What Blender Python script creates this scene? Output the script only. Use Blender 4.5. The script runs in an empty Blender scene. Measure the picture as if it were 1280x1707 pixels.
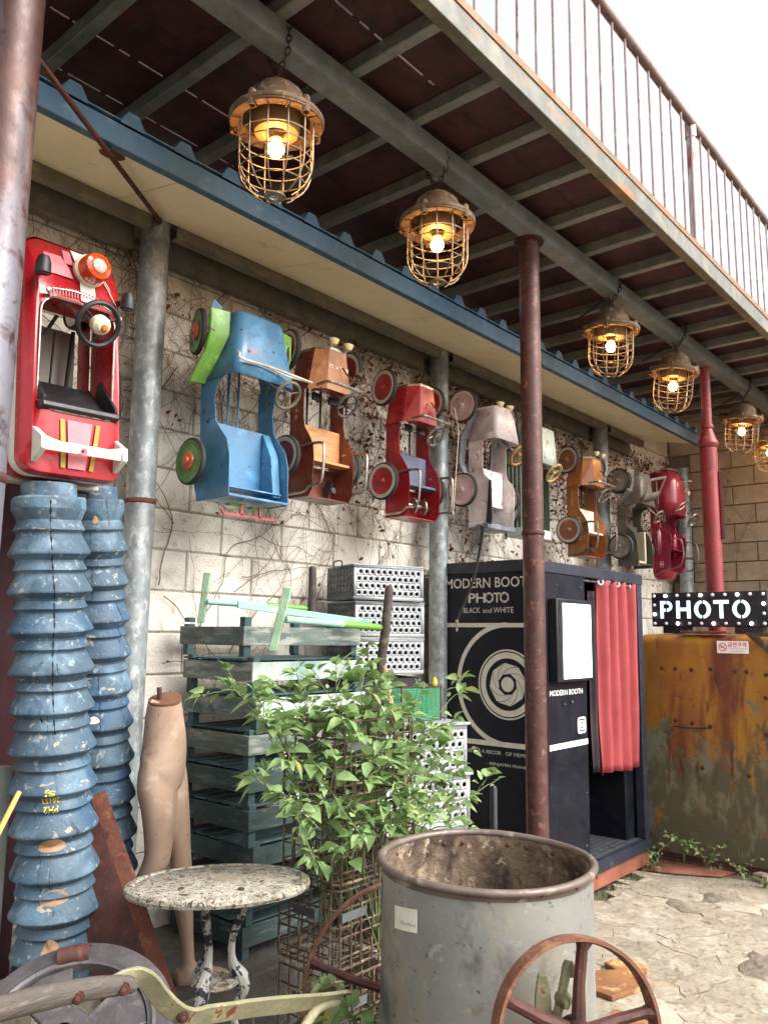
import bpy, bmesh, math, random
import numpy as np
from mathutils import Vector, Matrix, Euler
C = bpy.context.scene
COL = C.collection
PI = math.pi
R = math.radians

# ------------------------------------------------------------------ camera
cam_d = bpy.data.cameras.new('camera')
cam = bpy.data.objects.new('camera', cam_d); COL.objects.link(cam)
yaw, pitch, roll = 0.706580821, 0.150307679, 0.0126618969
_f = Vector((math.cos(pitch)*math.cos(yaw), math.cos(pitch)*math.sin(yaw), math.sin(pitch)))
_r = _f.cross(Vector((0, 0, 1))).normalized(); _u = _r.cross(_f)
_r, _u = _r*math.cos(roll)+_u*math.sin(roll), -_r*math.sin(roll)+_u*math.cos(roll)
cam.matrix_world = Matrix(((_r.x, _u.x, -_f.x, 0), (_r.y, _u.y, -_f.y, 0), (_r.z, _u.z, -_f.z, 1.6), (0, 0, 0, 1)))
cam_d.sensor_fit = 'VERTICAL'; cam_d.sensor_height = 36; cam_d.sensor_width = 27
cam_d.lens = 1356.5/1707*36
cam_d.clip_start = 0.02; cam_d.clip_end = 1000
C.camera = cam

# ------------------------------------------------------------------ light
SUN_EL, SUN_AZ = R(44), R(165)       # azimuth measured from +Y towards +X
w = bpy.data.worlds.new('World'); C.world = w; w.use_nodes = True
nt = w.node_tree
bg = nt.nodes['Background']
sky = nt.nodes.new('ShaderNodeTexSky'); sky.sky_type = 'NISHITA'; sky.sun_disc = False
sky.sun_elevation = SUN_EL; sky.sun_rotation = SUN_AZ
sky.air_density = 1.0; sky.dust_density = 6.0; sky.ozone_density = 1.0
hs = nt.nodes.new('ShaderNodeHueSaturation'); hs.inputs['Saturation'].default_value = 0.18
hs.inputs['Value'].default_value = 1.0
nt.links.new(sky.outputs[0], hs.inputs['Color']); nt.links.new(hs.outputs[0], bg.inputs['Color'])
bg.inputs['Strength'].default_value = 0.15
sd = bpy.data.lights.new('sun', 'SUN'); sd.energy = 0.6; sd.angle = R(40); sd.color = (1.0, 0.95, 0.88)
sun = bpy.data.objects.new('sun', sd); COL.objects.link(sun)
_s = Vector((math.cos(SUN_EL)*math.sin(SUN_AZ), math.cos(SUN_EL)*math.cos(SUN_AZ), math.sin(SUN_EL)))
sun.rotation_euler = _s.to_track_quat('Z', 'Y').to_euler(); sun.location = (0, 0, 12)
C.view_settings.view_transform = 'Standard'; C.view_settings.look = 'None'
C.view_settings.exposure = 1.52; C.view_settings.gamma = 1.0
C.view_settings.use_curve_mapping = False
try:
    C.cycles.max_bounces = 8; C.cycles.diffuse_bounces = 5
    C.cycles.use_denoising = True
except Exception: pass

# ------------------------------------------------------------------ mesh builder
I4 = Matrix.Identity(4)
def T(x, y, z): return Matrix.Translation((x, y, z))
def RX(a): return Matrix.Rotation(a, 4, 'X')
def RY(a): return Matrix.Rotation(a, 4, 'Y')
def RZ(a): return Matrix.Rotation(a, 4, 'Z')
def frame(o, x, y):
    "matrix with origin o, local x and y along the given directions"
    x = Vector(x).normalized(); y = Vector(y); z = x.cross(y).normalized(); y = z.cross(x)
    return Matrix(((x.x, y.x, z.x, o[0]), (x.y, y.y, z.y, o[1]), (x.z, y.z, z.z, o[2]), (0, 0, 0, 1)))

CAR = []          # [height factor, length factor] of the pedal car being built
def CU(u): return .06+(u-.06)*CAR[0] if CAR and u > .06 else u
class MB:
    raw = False
    def __init__(s, m=None): s.v = []; s.f = []; s.m = m or I4
    def add(s, vs, fs, m=None):
        b = len(s.v); mm = s.m @ m if m is not None else s.m
        s.v += [tuple(mm @ Vector(p)) for p in vs]; s.f += [tuple(b+i for i in q) for q in fs]; return s
    def box(s, c, d, m=None, ch=0.0):
        x, y, z = d[0]/2, d[1]/2, d[2]/2
        mm = T(*c) if m is None else m @ T(*c)
        if ch <= 0:
            vs = [(-x,-y,-z),(x,-y,-z),(x,y,-z),(-x,y,-z),(-x,-y,z),(x,-y,z),(x,y,z),(-x,y,z)]
            return s.add(vs, [(0,3,2,1),(4,5,6,7),(0,1,5,4),(1,2,6,5),(2,3,7,6),(3,0,4,7)], mm)
        vs = []; idx = {}
        for sx in (-1, 1):
            for sy in (-1, 1):
                for sz in (-1, 1):
                    for a in range(3):
                        p = [sx*(x-ch), sy*(y-ch), sz*(z-ch)]; p[a] = (sx*x, sy*y, sz*z)[a]
                        idx[sx, sy, sz, a] = len(vs); vs.append(tuple(p))
        fs = []
        for a in range(3):
            b, c2 = [q for q in range(3) if q != a]
            for sa in (-1, 1):
                loop = []
                for sb, sc in ((-1,-1),(1,-1),(1,1),(-1,1)):
                    k = [0,0,0]; k[a] = sa; k[b] = sb; k[c2] = sc; loop.append(idx[k[0],k[1],k[2],a])
                fs.append(tuple(loop if (sa > 0) == (a != 1) else loop[::-1]))
        for a in range(3):
            b, c2 = [q for q in range(3) if q != a]
            for sb in (-1, 1):
                for sc in (-1, 1):
                    k0 = [0,0,0]; k1 = [0,0,0]; k0[a] = -1; k1[a] = 1; k0[b] = k1[b] = sb; k0[c2] = k1[c2] = sc
                    fs.append((idx[(*k0, b)], idx[(*k1, b)], idx[(*k1, c2)], idx[(*k0, c2)]))
        for sx in (-1, 1):
            for sy in (-1, 1):
                for sz in (-1, 1):
                    fs.append(tuple(idx[sx, sy, sz, a] for a in range(3)))
        return s.add(vs, fs, mm)
    def tube(s, path, r, n=8, cap=True, closed=False, m=None):
        P = [Vector(p) for p in path]; k = len(P)
        rr = r if isinstance(r, (list, tuple)) else [r]*k
        vs = []; up = None
        for i, p in enumerate(P):
            a = P[i-1] if (i > 0 or closed) else p
            b = P[(i+1) % k] if (i < k-1 or closed) else p
            t = (b-a)
            if t.length < 1e-9: t = Vector((0, 0, 1))
            t.normalize()
            if up is None:
                up = Vector((0, 0, 1)) if abs(t.z) < 0.9 else Vector((1, 0, 0))
            x = up - t*up.dot(t)
            if x.length < 1e-6: x = t.orthogonal()
            x.normalize(); y = t.cross(x); up = x
            for j in range(n):
                an = 2*PI*j/n; vs.append(p + (x*math.cos(an)+y*math.sin(an))*rr[i])
        fs = []
        for i in range(k if closed else k-1):
            for j in range(n):
                a, b = i*n+j, i*n+(j+1) % n; c, d = ((i+1) % k)*n+(j+1) % n, ((i+1) % k)*n+j
                fs.append((a, b, c, d))
        if cap and not closed:
            fs.append(tuple(range(n))[::-1]); fs.append(tuple((k-1)*n+j for j in range(n)))
        return s.add(vs, fs, m)
    def lathe(s, prof, n=24, m=None, a0=0, a1=2*PI):
        "profile of (r,z) turned about z"
        full = abs(a1-a0-2*PI) < 1e-6
        vs = []; cols = n if full else n+1
        for r, z in prof:
            for j in range(cols):
                a = a0+(a1-a0)*j/n; vs.append((r*math.cos(a), r*math.sin(a), z))
        fs = []
        for i in range(len(prof)-1):
            for j in range(n):
                j2 = (j+1) % cols
                fs.append((i*cols+j, i*cols+j2, (i+1)*cols+j2, (i+1)*cols+j))
        return s.add(vs, fs, m)
    def disc(s, r, n=24, m=None):
        return s.add([(r*math.cos(2*PI*j/n), r*math.sin(2*PI*j/n), 0) for j in range(n)], [tuple(range(n))], m)
    def prism(s, poly, h, m=None):
        "polygon in xy extruded from z=0 to z=h"
        n = len(poly)
        a = sum(poly[i][0]*poly[(i+1) % n][1]-poly[(i+1) % n][0]*poly[i][1] for i in range(n))
        if a < 0: poly = poly[::-1]
        vs = [(x, y, 0) for x, y in poly]+[(x, y, h) for x, y in poly]
        fs = [tuple(range(n))[::-1], tuple(range(n, 2*n))]+[(i, (i+1) % n, n+(i+1) % n, n+i) for i in range(n)]
        return s.add(vs, fs, m)
    def loft(s, loops, closed=True, cap0=False, cap1=False, m=None):
        n = len(loops[0]); vs = [p for L in loops for p in L]; fs = []
        for i in range(len(loops)-1):
            for j in range(n if closed else n-1):
                fs.append((i*n+j, i*n+(j+1) % n, (i+1)*n+(j+1) % n, (i+1)*n+j))
        if cap0: fs.append(tuple(range(n))[::-1])
        if cap1: fs.append(tuple((len(loops)-1)*n+j for j in range(n)))
        return s.add(vs, fs, m)
    def mesh(s, name, mat, sharp=35, fix=True):
        if CAR and not s.raw: s.v = [(x, -CU(-y), z*CAR[1]) for x, y, z in s.v]
        me = bpy.data.meshes.new(name); me.from_pydata(s.v, [], s.f)
        if fix:
            bm = bmesh.new(); bm.from_mesh(me); bmesh.ops.recalc_face_normals(bm, faces=bm.faces); bm.to_mesh(me); bm.free()
        for p in me.polygons: p.use_smooth = sharp > 0
        try: me.set_sharp_from_angle(angle=R(sharp))
        except Exception: pass
        for q in (mat if isinstance(mat, (list, tuple)) else [mat]): me.materials.append(q)
        return me
    def build(s, name, mat, parent=None, loc=(0, 0, 0), rot=(0, 0, 0), bev=0, sharp=35, solid=0, sub=0, fix=True, soff=-1):
        o = bpy.data.objects.new(name, s.mesh(name, mat, sharp, fix)); COL.objects.link(o)
        o.location = loc; o.rotation_euler = rot
        if parent is not None: o.parent = parent
        if solid:
            md = o.modifiers.new('solid', 'SOLIDIFY'); md.thickness = solid; md.offset = soff
        if bev:
            md = o.modifiers.new('bev', 'BEVEL'); md.width = bev; md.segments = 2; md.limit_method = 'ANGLE'; md.angle_limit = R(40)
        if sub:
            md = o.modifiers.new('sub', 'SUBSURF'); md.levels = md.render_levels = sub
        return o

def link(name, me, parent=None, loc=(0, 0, 0), rot=(0, 0, 0)):
    o = bpy.data.objects.new(name, me); COL.objects.link(o); o.location = loc; o.rotation_euler = rot
    if parent is not None: o.parent = parent
    return o
def thing(name, label, cat, loc=(0, 0, 0), rot=(0, 0, 0), group=None, scale=None):
    o = bpy.data.objects.new(name, None); COL.objects.link(o); o.empty_display_size = 0.1
    o.location = loc; o.rotation_euler = rot; o['label'] = label; o['category'] = cat
    if scale: o.scale = scale
    if group: o['group'] = group
    return o
def tag(o, label, cat, group=None):
    o['label'] = label; o['category'] = cat
    if group: o['group'] = group
    return o
def struct(o): o['kind'] = 'structure'; return o
def stuff(o): o['kind'] = 'stuff'; return o
def copy_tree(o, parent=None):
    c = o.copy(); COL.objects.link(c)
    if parent is not None:
        c.parent = parent; c.matrix_parent_inverse = o.matrix_parent_inverse.copy()
    for ch in list(o.children): copy_tree(ch, c)
    return c
def arc(c, r, a0, a1, n, ax='xy'):
    out = []
    for i in range(n+1):
        a = a0+(a1-a0)*i/n; p = [c[0], c[1], c[2]]
        p['xyz'.index(ax[0])] += r*math.cos(a); p['xyz'.index(ax[1])] += r*math.sin(a); out.append(tuple(p))
    return out
def spline(pts, n=8):
    "Catmull-Rom through the points"
    P = [Vector(p) for p in pts]; P = [P[0]*2-P[1]]+P+[P[-1]*2-P[-2]]; out = []
    for i in range(1, len(P)-2):
        for k in range(n):
            t = k/n; a, b, c, d = P[i-1:i+3]
            out.append(0.5*((2*b)+(c-a)*t+(2*a-5*b+4*c-d)*t*t+(3*b-a-3*c+d)*t**3))
    out.append(P[-2]); return out

# ------------------------------------------------------------------ materials
def lin(c):
    "sRGB 0-255 to linear"
    if max(c) <= 1.0: return (*c, 1)
    return tuple(((x/255)/12.92 if x/255 <= 0.04045 else ((x/255+0.055)/1.055)**2.4) for x in c)+(1,)
MATS = {}
def mat(name, c1, c2=None, scale=5.0, rough=0.6, metal=0.0, bump=0.12, bscale=45.0, layers=(), jit=0.0, stretch=(1, 1, 1), coat=0.0, spec=0.5, rvar=0.15, detail=8, trans=0.0, shift=True):
    """weathered surface: two tones mixed by noise, then layers (colour, noise scale, lo, hi, stretch, roughness) laid over"""
    m = bpy.data.materials.new(name); m.use_nodes = True; MATS[name] = m
    n = m.node_tree.nodes; l = m.node_tree.links; b = n['Principled BSDF']
    tc = n.new('ShaderNodeTexCoord'); oi = n.new('ShaderNodeObjectInfo')
    vm = n.new('ShaderNodeVectorMath'); vm.operation = 'MULTIPLY_ADD'
    vm.inputs[1].default_value = (1, 1, 1)
    l.new(tc.outputs['Object'], vm.inputs[0])
    if shift:
        mu = n.new('ShaderNodeMath'); mu.operation = 'MULTIPLY'; mu.inputs[1].default_value = 31.7
        l.new(oi.outputs['Random'], mu.inputs[0]); l.new(mu.outputs[0], vm.inputs[2])
    def noise(sc, st, det=8, dist=0.0):
        mp = n.new('ShaderNodeMapping'); mp.inputs['Scale'].default_value = st
        l.new(vm.outputs[0], mp.inputs[0])
        t = n.new('ShaderNodeTexNoise'); t.inputs['Scale'].default_value = sc; t.inputs['Detail'].default_value = det
        t.inputs['Roughness'].default_value = 0.62; t.inputs['Distortion'].default_value = dist
        l.new(mp.outputs[0], t.inputs['Vector']); return t.outputs['Fac']
    def rng(s, lo, hi):
        r = n.new('ShaderNodeMapRange'); r.inputs['From Min'].default_value = lo; r.inputs['From Max'].default_value = hi
        l.new(s, r.inputs['Value']); return r.outputs[0]
    def mix(f, a, bb):
        x = n.new('ShaderNodeMix'); x.data_type = 'RGBA'
        l.new(f, x.inputs['Factor'])
        for v, i in ((a, 6), (bb, 7)):
            if isinstance(v, tuple): x.inputs[i].default_value = v
            else: l.new(v, x.inputs[i])
        return x.outputs[2]
    col = lin(c1)
    if c2 is not None: col = mix(rng(noise(scale*1.6, stretch, detail), 0.35, 0.65), lin(c1), lin(c2))
    rg = None
    for L in layers:
        lc, ls, lo, hi = L[:4]; st = L[4] if len(L) > 4 and L[4] else (1, 1, 1)
        src = noise(ls*1.9, st, 9, 0.4)
        if len(L) > 6:      # wear that keeps to one height of the thing
            sx = n.new('ShaderNodeSeparateXYZ'); l.new(tc.outputs['Object'], sx.inputs[0])
            k_ = n.new('ShaderNodeMath'); k_.operation = 'MULTIPLY_ADD'; k_.inputs[1].default_value = -L[6][0]; k_.inputs[2].default_value = L[6][0]*L[6][1]; k_.use_clamp = False
            l.new(sx.outputs['Z'], k_.inputs[0])
            cl = n.new('ShaderNodeClamp'); cl.inputs['Min'].default_value = -.3; cl.inputs['Max'].default_value = .12; l.new(k_.outputs[0], cl.inputs[0])
            ad = n.new('ShaderNodeMath'); ad.operation = 'ADD'; l.new(src, ad.inputs[0]); l.new(cl.outputs[0], ad.inputs[1]); src = ad.outputs[0]
        fct = rng(src, lo-.03, hi-.03)
        col = mix(fct, col, lin(lc))
        if len(L) > 5:
            x = n.new('ShaderNodeMix'); x.data_type = 'FLOAT'; l.new(fct, x.inputs[0])
            if rg is None: x.inputs[2].default_value = rough
            else: l.new(rg, x.inputs[2])
            x.inputs[3].default_value = L[5]; rg = x.outputs[0]
    if jit:
        h = n.new('ShaderNodeHueSaturation'); r = n.new('ShaderNodeMapRange')
        r.inputs['To Min'].default_value = 1-jit; r.inputs['To Max'].default_value = 1+jit
        l.new(oi.outputs['Random'], r.inputs['Value']); l.new(r.outputs[0], h.inputs['Value'])
        if isinstance(col, tuple): h.inputs['Color'].default_value = col
        else: l.new(col, h.inputs['Color'])
        col = h.outputs[0]
    if isinstance(col, tuple): b.inputs['Base Color'].default_value = col
    else: l.new(col, b.inputs['Base Color'])
    fine = noise(bscale, stretch, 6)
    if rvar:
        r = n.new('ShaderNodeMapRange'); r.inputs['From Min'].default_value = 0.3; r.inputs['From Max'].default_value = 0.7
        r.inputs['To Min'].default_value = -rvar; r.inputs['To Max'].default_value = rvar
        l.new(noise(scale*2.3, (1, 1, 1)), r.inputs['Value'])
        a = n.new('ShaderNodeMath'); a.operation = 'ADD'; a.use_clamp = True; l.new(r.outputs[0], a.inputs[0])
        if rg is None: a.inputs[1].default_value = rough
        else: l.new(rg, a.inputs[1])
        l.new(a.outputs[0], b.inputs['Roughness'])
    else: b.inputs['Roughness'].default_value = rough
    b.inputs['Metallic'].default_value = metal
    b.inputs['Specular IOR Level'].default_value = spec
    if coat: b.inputs['Coat Weight'].default_value = coat; b.inputs['Coat Roughness'].default_value = 0.15
    if bump:
        bp = n.new('ShaderNodeBump'); bp.inputs['Strength'].default_value = bump; bp.inputs['Distance'].default_value = 0.02
        l.new(fine, bp.inputs['Height']); l.new(bp.outputs[0], b.inputs['Normal'])
    if trans:
        out = [x for x in n if x.type == 'OUTPUT_MATERIAL'][0]
        tr = n.new('ShaderNodeBsdfTranslucent'); ms = n.new('ShaderNodeMixShader'); ms.inputs[0].default_value = trans
        if isinstance(col, tuple): tr.inputs[0].default_value = col
        else: l.new(col, tr.inputs[0])
        l.new(b.outputs[0], ms.inputs[1]); l.new(tr.outputs[0], ms.inputs[2]); l.new(ms.outputs[0], out.inputs[0])
    return m
def glow(name, c, s):
    m = bpy.data.materials.new(name); m.use_nodes = True; b = m.node_tree.nodes['Principled BSDF']
    b.inputs['Base Color'].default_value = lin(c); b.inputs['Emission Color'].default_value = lin(c); b.inputs['Emission Strength'].default_value = s
    return m

RUST = (112, 58, 38)
galv = mat('galvanised_steel', (150, 156, 156), (118, 124, 126), 9, 0.5, 0.35, 0.05, 60, layers=[((182, 188, 188), 16, 0.52, 0.72, (1, 1, .6)), ((98, 102, 102), 3, 0.54, 0.76, (1, 1, .4)), ((120, 84, 60), 5, 0.7, 0.82)])
galv_deck = mat('deck_steel_paint', (148, 150, 146), (122, 125, 121), 7, 0.55, 0.25, 0.05, 60, layers=[((124, 128, 122), 9, 0.58, 0.72), (RUST, 6, 0.68, 0.78)])
deck_edge = mat('deck_edge_steel', (112, 110, 100), (92, 91, 83), 5, 0.55, 0.2, 0.06, 60, layers=[((128, 122, 102), 4, 0.56, 0.7), ((160, 92, 46), 3, 0.62, 0.72, (0.5, 1, 3))])
edge_rust = mat('rusty_edge_plate', (128, 112, 84), (110, 88, 60), 5, 0.65, 0.1, 0.06, 60, layers=[((176, 84, 36), 3.2, 0.5, 0.62, (1, 1, 0.5)), ((96, 50, 34), 8, 0.64, 0.74)])
plywood = mat('red_brown_plywood', (84, 46, 46), (62, 36, 38), 2.5, 0.75, 0, 0.1, 30, layers=[((84, 52, 40), 5, 0.62, 0.78), ((30, 22, 24), 3, 0.55, 0.75)], stretch=(0.4, 1.6, 1))
blue_metal = mat('blue_painted_sheet', (58, 94, 120), (48, 80, 106), 4, 0.5, 0.0, 0.04, 60, layers=[((96, 120, 132), 6, 0.6, 0.75), ((104, 78, 58), 4, 0.72, 0.8, (3, 1, 0.5))])
cream_panel = mat('cream_soffit', (238, 226, 190), (228, 215, 178), 2.5, 0.6, 0, 0.03, 60, layers=[((172, 150, 108), 3, 0.66, 0.85)])
purlin_m = mat('purlin_steel', (128, 120, 104), (104, 98, 88), 6, 0.55, 0.25, 0.05, 60, layers=[((150, 138, 112), 5, 0.6, 0.75)])
white_block = mat('painted_white_block', (228, 222, 211), (210, 203, 190), 4, 0.85, 0, 0.5, 110, layers=[((176, 168, 152), 6, 0.6, 0.75), ((128, 118, 104), 11, 0.66, 0.76), ((150, 140, 124), 1.2, 0.58, 0.8)], jit=0.06)
mortar_w = mat('painted_mortar', (190, 182, 168), (158, 150, 136), 6, 0.9, 0, 0.6, 60, layers=[((110, 102, 90), 5, 0.6, 0.72)])
tan_block = mat('bare_concrete_block', (172, 154, 130), (152, 136, 116), 5, 0.9, 0, 0.5, 110, layers=[((120, 108, 94), 7, 0.62, 0.75), ((192, 178, 154), 9, 0.64, 0.74)], jit=0.08)
mortar_t = mat('bare_mortar', (146, 132, 114), (122, 110, 96), 6, 0.9, 0, 0.5, 60)
slab_m = mat('cracked_concrete', (154, 144, 126), (134, 124, 107), 3.0, 0.9, 0, 0.7, 18, layers=[((164, 156, 140), 4, 0.55, 0.66), ((112, 102, 86), 9, 0.58, 0.68), ((150, 112, 76), 1.6, 0.66, 0.76), ((78, 70, 58), 14, 0.68, 0.73)], jit=0.07)
soil_m = mat('crack_soil', (98, 88, 68), (66, 58, 44), 8, 0.95, 0, 0.6, 40, layers=[((92, 104, 58), 6, 0.6, 0.75)])
rust_pole = mat('rusted_red_pole', (92, 60, 54), (70, 46, 43), 6, 0.5, 0.25, 0.08, 60, layers=[((126, 118, 122), 1.5, 0.52, 0.62, (1, 1, 0.12), 0.4), ((78, 34, 32), 9, 0.56, 0.68), ((140, 92, 76), 14, 0.6, 0.7)])
dark_pole = mat('brown_white_pole', (88, 58, 50), (66, 43, 38), 5, 0.45, 0.25, 0.08, 60, layers=[((112, 110, 118), 1.1, 0.52, 0.59, (1, 1, 0.15), 0.35), ((62, 36, 32), 7, 0.58, 0.7)])
red_pole = mat('red_painted_pole', (146, 52, 54), (122, 44, 48), 5, 0.5, 0, 0.05, 60, layers=[((176, 92, 88), 7, 0.6, 0.74), ((84, 38, 38), 12, 0.64, 0.74)])
rust = mat('plain_rust', (112, 66, 48), (84, 48, 38), 9, 0.85, 0.1, 0.3, 70, layers=[((134, 84, 60), 14, 0.58, 0.7), ((62, 34, 28), 6, 0.6, 0.74)])
rust_dark = mat('dark_rust', (84, 46, 38), (58, 32, 28), 8, 0.7, 0.15, 0.2, 70, layers=[((116, 70, 50), 16, 0.62, 0.74)])
rust_wire = mat('rusty_wire', (96, 78, 64), (70, 56, 48), 14, 0.75, 0.2, 0.1, 80, layers=[((146, 126, 100), 9, 0.56, 0.68)])
iron_grey = mat('cast_iron_grey', (92, 87, 88), (70, 66, 68), 7, 0.5, 0.45, 0.12, 60, layers=[((116, 110, 108), 6, 0.58, 0.72), ((84, 56, 44), 8, 0.64, 0.76)])
chrome = mat('dull_chrome', (176, 170, 160), (140, 132, 120), 12, 0.32, 0.85, 0.04, 60, layers=[((112, 78, 54), 14, 0.62, 0.72)])
black_p = mat('black_plastic', (26, 26, 28), (34, 34, 36), 8, 0.45, 0, 0.04, 90)
rubber = mat('black_rubber', (30, 29, 29), (44, 42, 40), 8, 0.75, 0, 0.08, 80)
lamp_cast = mat('rusted_lamp_cast', (122, 98, 74), (92, 68, 50), 9, 0.75, 0.15, 0.25, 70, layers=[((170, 146, 112), 12, 0.58, 0.7), ((78, 52, 38), 8, 0.6, 0.74)])
lamp_cage = mat('lamp_cage_wire', (150, 138, 116), (112, 94, 74), 16, 0.5, 0.5, 0.1, 80)
lamp_refl = mat('lamp_reflector', (150, 124, 86), (126, 100, 64), 8, 0.5, 0, 0.05, 60)
bulb_glow = glow('bulb_glow', (255, 184, 104), 42)
chain_m = mat('rusty_chain', (70, 56, 48), (44, 38, 36), 14, 0.6, 0.5, 0.1, 60)
# ------------------------------------------------------------------ ground
rnd = random.Random(4)
gm = MB(); gm.add([(-60, -60, -0.03), (90, -60, -0.03), (90, 60, -0.03), (-60, 60, -0.03)], [(0, 1, 2, 3)])
ground = struct(gm.build('ground', soil_m))
def voronoi(x0, x1, y0, y1, step, rnd):
    seeds = []
    nx, ny = int((x1-x0)/step), int((y1-y0)/step)
    for i in range(nx):
        for j in range(ny):
            seeds.append((x0+(i+0.5+rnd.uniform(-.48, .48))*step, y0+(j+0.5+rnd.uniform(-.48, .48))*step))
    out = []
    for i, s in enumerate(seeds):
        poly = [(x0, y0), (x1, y0), (x1, y1), (x0, y1)]
        for k, q in enumerate(seeds):
            if k == i or (q[0]-s[0])**2+(q[1]-s[1])**2 > (4*step)**2: continue
            mx, my = (s[0]+q[0])/2, (s[1]+q[1])/2; dx, dy = q[0]-s[0], q[1]-s[1]
            g = lambda p: (p[0]-mx)*dx+(p[1]-my)*dy
            new = []
            for a in range(len(poly)):
                p, r = poly[a], poly[(a+1) % len(poly)]; gp, gr = g(p), g(r)
                if gp <= 0: new.append(p)
                if (gp < 0) != (gr < 0) and gp != gr:
                    t = gp/(gp-gr); new.append((p[0]+(r[0]-p[0])*t, p[1]+(r[1]-p[1])*t))
            poly = new
            if len(poly) < 3: break
        if len(poly) >= 3: out.append((s, poly))
    return out
def wob(p, q, n):
    "deterministic ragged edge between two corners, the same seen from both sides"
    if (p[0], p[1]) > (q[0], q[1]): return wob(q, p, n)[::-1]
    pts = []; dx, dy = q[0]-p[0], q[1]-p[1]; L = math.hypot(dx, dy)
    rr = random.Random(int((p[0]*911+p[1]*353+q[0]*127+q[1]*59)*1000))
    for i in range(n+1):
        t = i/n; o = 0 if i in (0, n) else rr.uniform(-.16, .16)*L
        pts.append((p[0]+dx*t-dy/L*o, p[1]+dy*t+dx/L*o) if L > 1e-6 else p)
    return pts
for s, poly in voronoi(2.2, 6.12, -1.2, 2.46, 0.44, rnd):
    ring = []
    for i in range(len(poly)):
        p, q = poly[i], poly[(i+1) % len(poly)]
        L = math.hypot(p[0]-q[0], p[1]-q[1])
        ring += wob(p, q, max(1, int(L/0.055)))[:-1] if L > 1e-4 else []
    if len(ring) < 3: continue
    sunk = rnd.uniform(-.004, .002); tx, ty = rnd.uniform(-.004, .004), rnd.uniform(-.004, .004)
    gap = rnd.choice((0.0008, 0.0014, 0.0024, 0.004)); vs = []
    for z, g in ((-.028, 0), (-.006, gap*0.5), (0, gap*1.6)):
        L = []
        for x, y in ring:
            dx, dy = x-s[0], y-s[1]; d = math.hypot(dx, dy) or 1
            k = max(0.2, 1-g/d); L.append((dx*k, dy*k, z+(sunk+dx*tx+dy*ty if z > -.02 else 0)))
        vs.append(L)
    m = MB(); m.loft(vs, cap1=True)
    m.build('concrete_slab', slab_m, ground, loc=(s[0], s[1], 0), sharp=60)
cm = MB(); rc = random.Random(31)
def hair(x, y, a, L, w_, dep=0):
    P = []; k = int(L/.025)
    for i in range(k):
        P.append((x, y)); a += rc.uniform(-.45, .45); x += .025*math.cos(a); y += .025*math.sin(a)
        if dep < 2 and rc.random() < .07: hair(x, y, a+rc.choice((-1, 1))*rc.uniform(.6, 1.3), L*rc.uniform(.3, .6), w_*.7, dep+1)
    if len(P) < 3: return
    vs = []
    for i, p in enumerate(P):
        q0, q1 = P[max(0, i-1)], P[min(len(P)-1, i+1)]; d = math.hypot(q1[0]-q0[0], q1[1]-q0[1]) or 1
        nx, ny = -(q1[1]-q0[1])/d, (q1[0]-q0[0])/d; ww = w_*rc.uniform(.3, 1.2)*(1-abs(2*i/len(P)-1)**3)
        vs += [(p[0]-nx*ww, p[1]-ny*ww, .0034), (p[0]+nx*ww, p[1]+ny*ww, .0034)]
    cm.add(vs, [(2*i, 2*i+1, 2*i+3, 2*i+2) for i in range(len(P)-1)])
for _ in range(170): hair(rc.uniform(2.6, 6.0), rc.uniform(-.6, 2.4), rc.uniform(0, 6.3), rc.uniform(.15, .7), rc.uniform(.0007, .0019))
ck = cm.build('crack_lines', soil_m, ground, fix=False); stuff(ck)
# raised concrete ledge along the wall, under the stacked things
lm = MB(); lm.box((1.6, 3.0, 0.13), (5.4, 0.74, 0.26))
led = struct(lm.build('ledge', mat('dark_damp_concrete', (84, 80, 72), (58, 56, 52), 5, 0.9, 0, 0.4, 40), bev=0.01))
# rust-brown plate and strip at the foot of the tank
pm = MB(); pm.add([(5.72, 2.49, 0.006), (6.1, 2.50, 0.006), (6.11, 1.96, 0.006), (5.93, 2.02, 0.006), (5.78, 2.3, 0.006)], [(0, 1, 2, 3, 4)])
tag(pm.build('ground_plate', mat('red_brown_plate', (140, 84, 66), (116, 68, 54), 6, 0.75, 0, 0.2, 50, layers=[((168, 140, 112), 5, 0.62, 0.74)]), solid=.008), 'flat red brown steel plate lying on the ground before the rusty tank', 'metal plate')

# ------------------------------------------------------------------ block walls
def block_mesh(name, L, H, D, m, ch=0.006):
    b = MB(); b.box((0, 0, 0), (L, D, H), ch=ch); return b.mesh(name, m, 30)
wall_root = thing('block_wall', 'long wall of cream painted concrete blocks behind the hanging pedal cars', 'wall', (0, 3.38, 0))
WX0, WX1, WH = 0.74, 8.82, 3.66
bm_ = MB(); bm_.box(((WX0+WX1)/2-0.3, 0.105, WH/2), (WX1-WX0+1.2, 0.19, WH)); bm_.build('mortar_backing', mortar_w, wall_root)
full = block_mesh('block', 0.411, 0.191, 0.05, white_block); low = MB()
rnd = random.Random(11)
zc = 0.0; i = 0
while zc < WH-0.05:
    x = 0.56+(0.21 if i % 2 else 0)
    while x < WX1:
        xc = x+0.21
        if xc-0.206 < WX1:
            if 1.0 <= zc < 3.5 and 1.2 < x:
                cut = min(0.411, 2*(WX1-xc))
                link('block', full if cut > 0.4 else block_mesh('block', cut, .191, .05, white_block), wall_root, (xc, 0.024+rnd.uniform(-.003, .001), zc+0.1), (rnd.uniform(-.004, .004), 0, rnd.uniform(-.003, .003)))
            else: low.box((xc, 0.024, zc+0.1), (0.411, 0.05, 0.191))
        x += 0.42
    zc += 0.2; i += 1
stuff(low.build('block_courses', white_block, wall_root))
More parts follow.
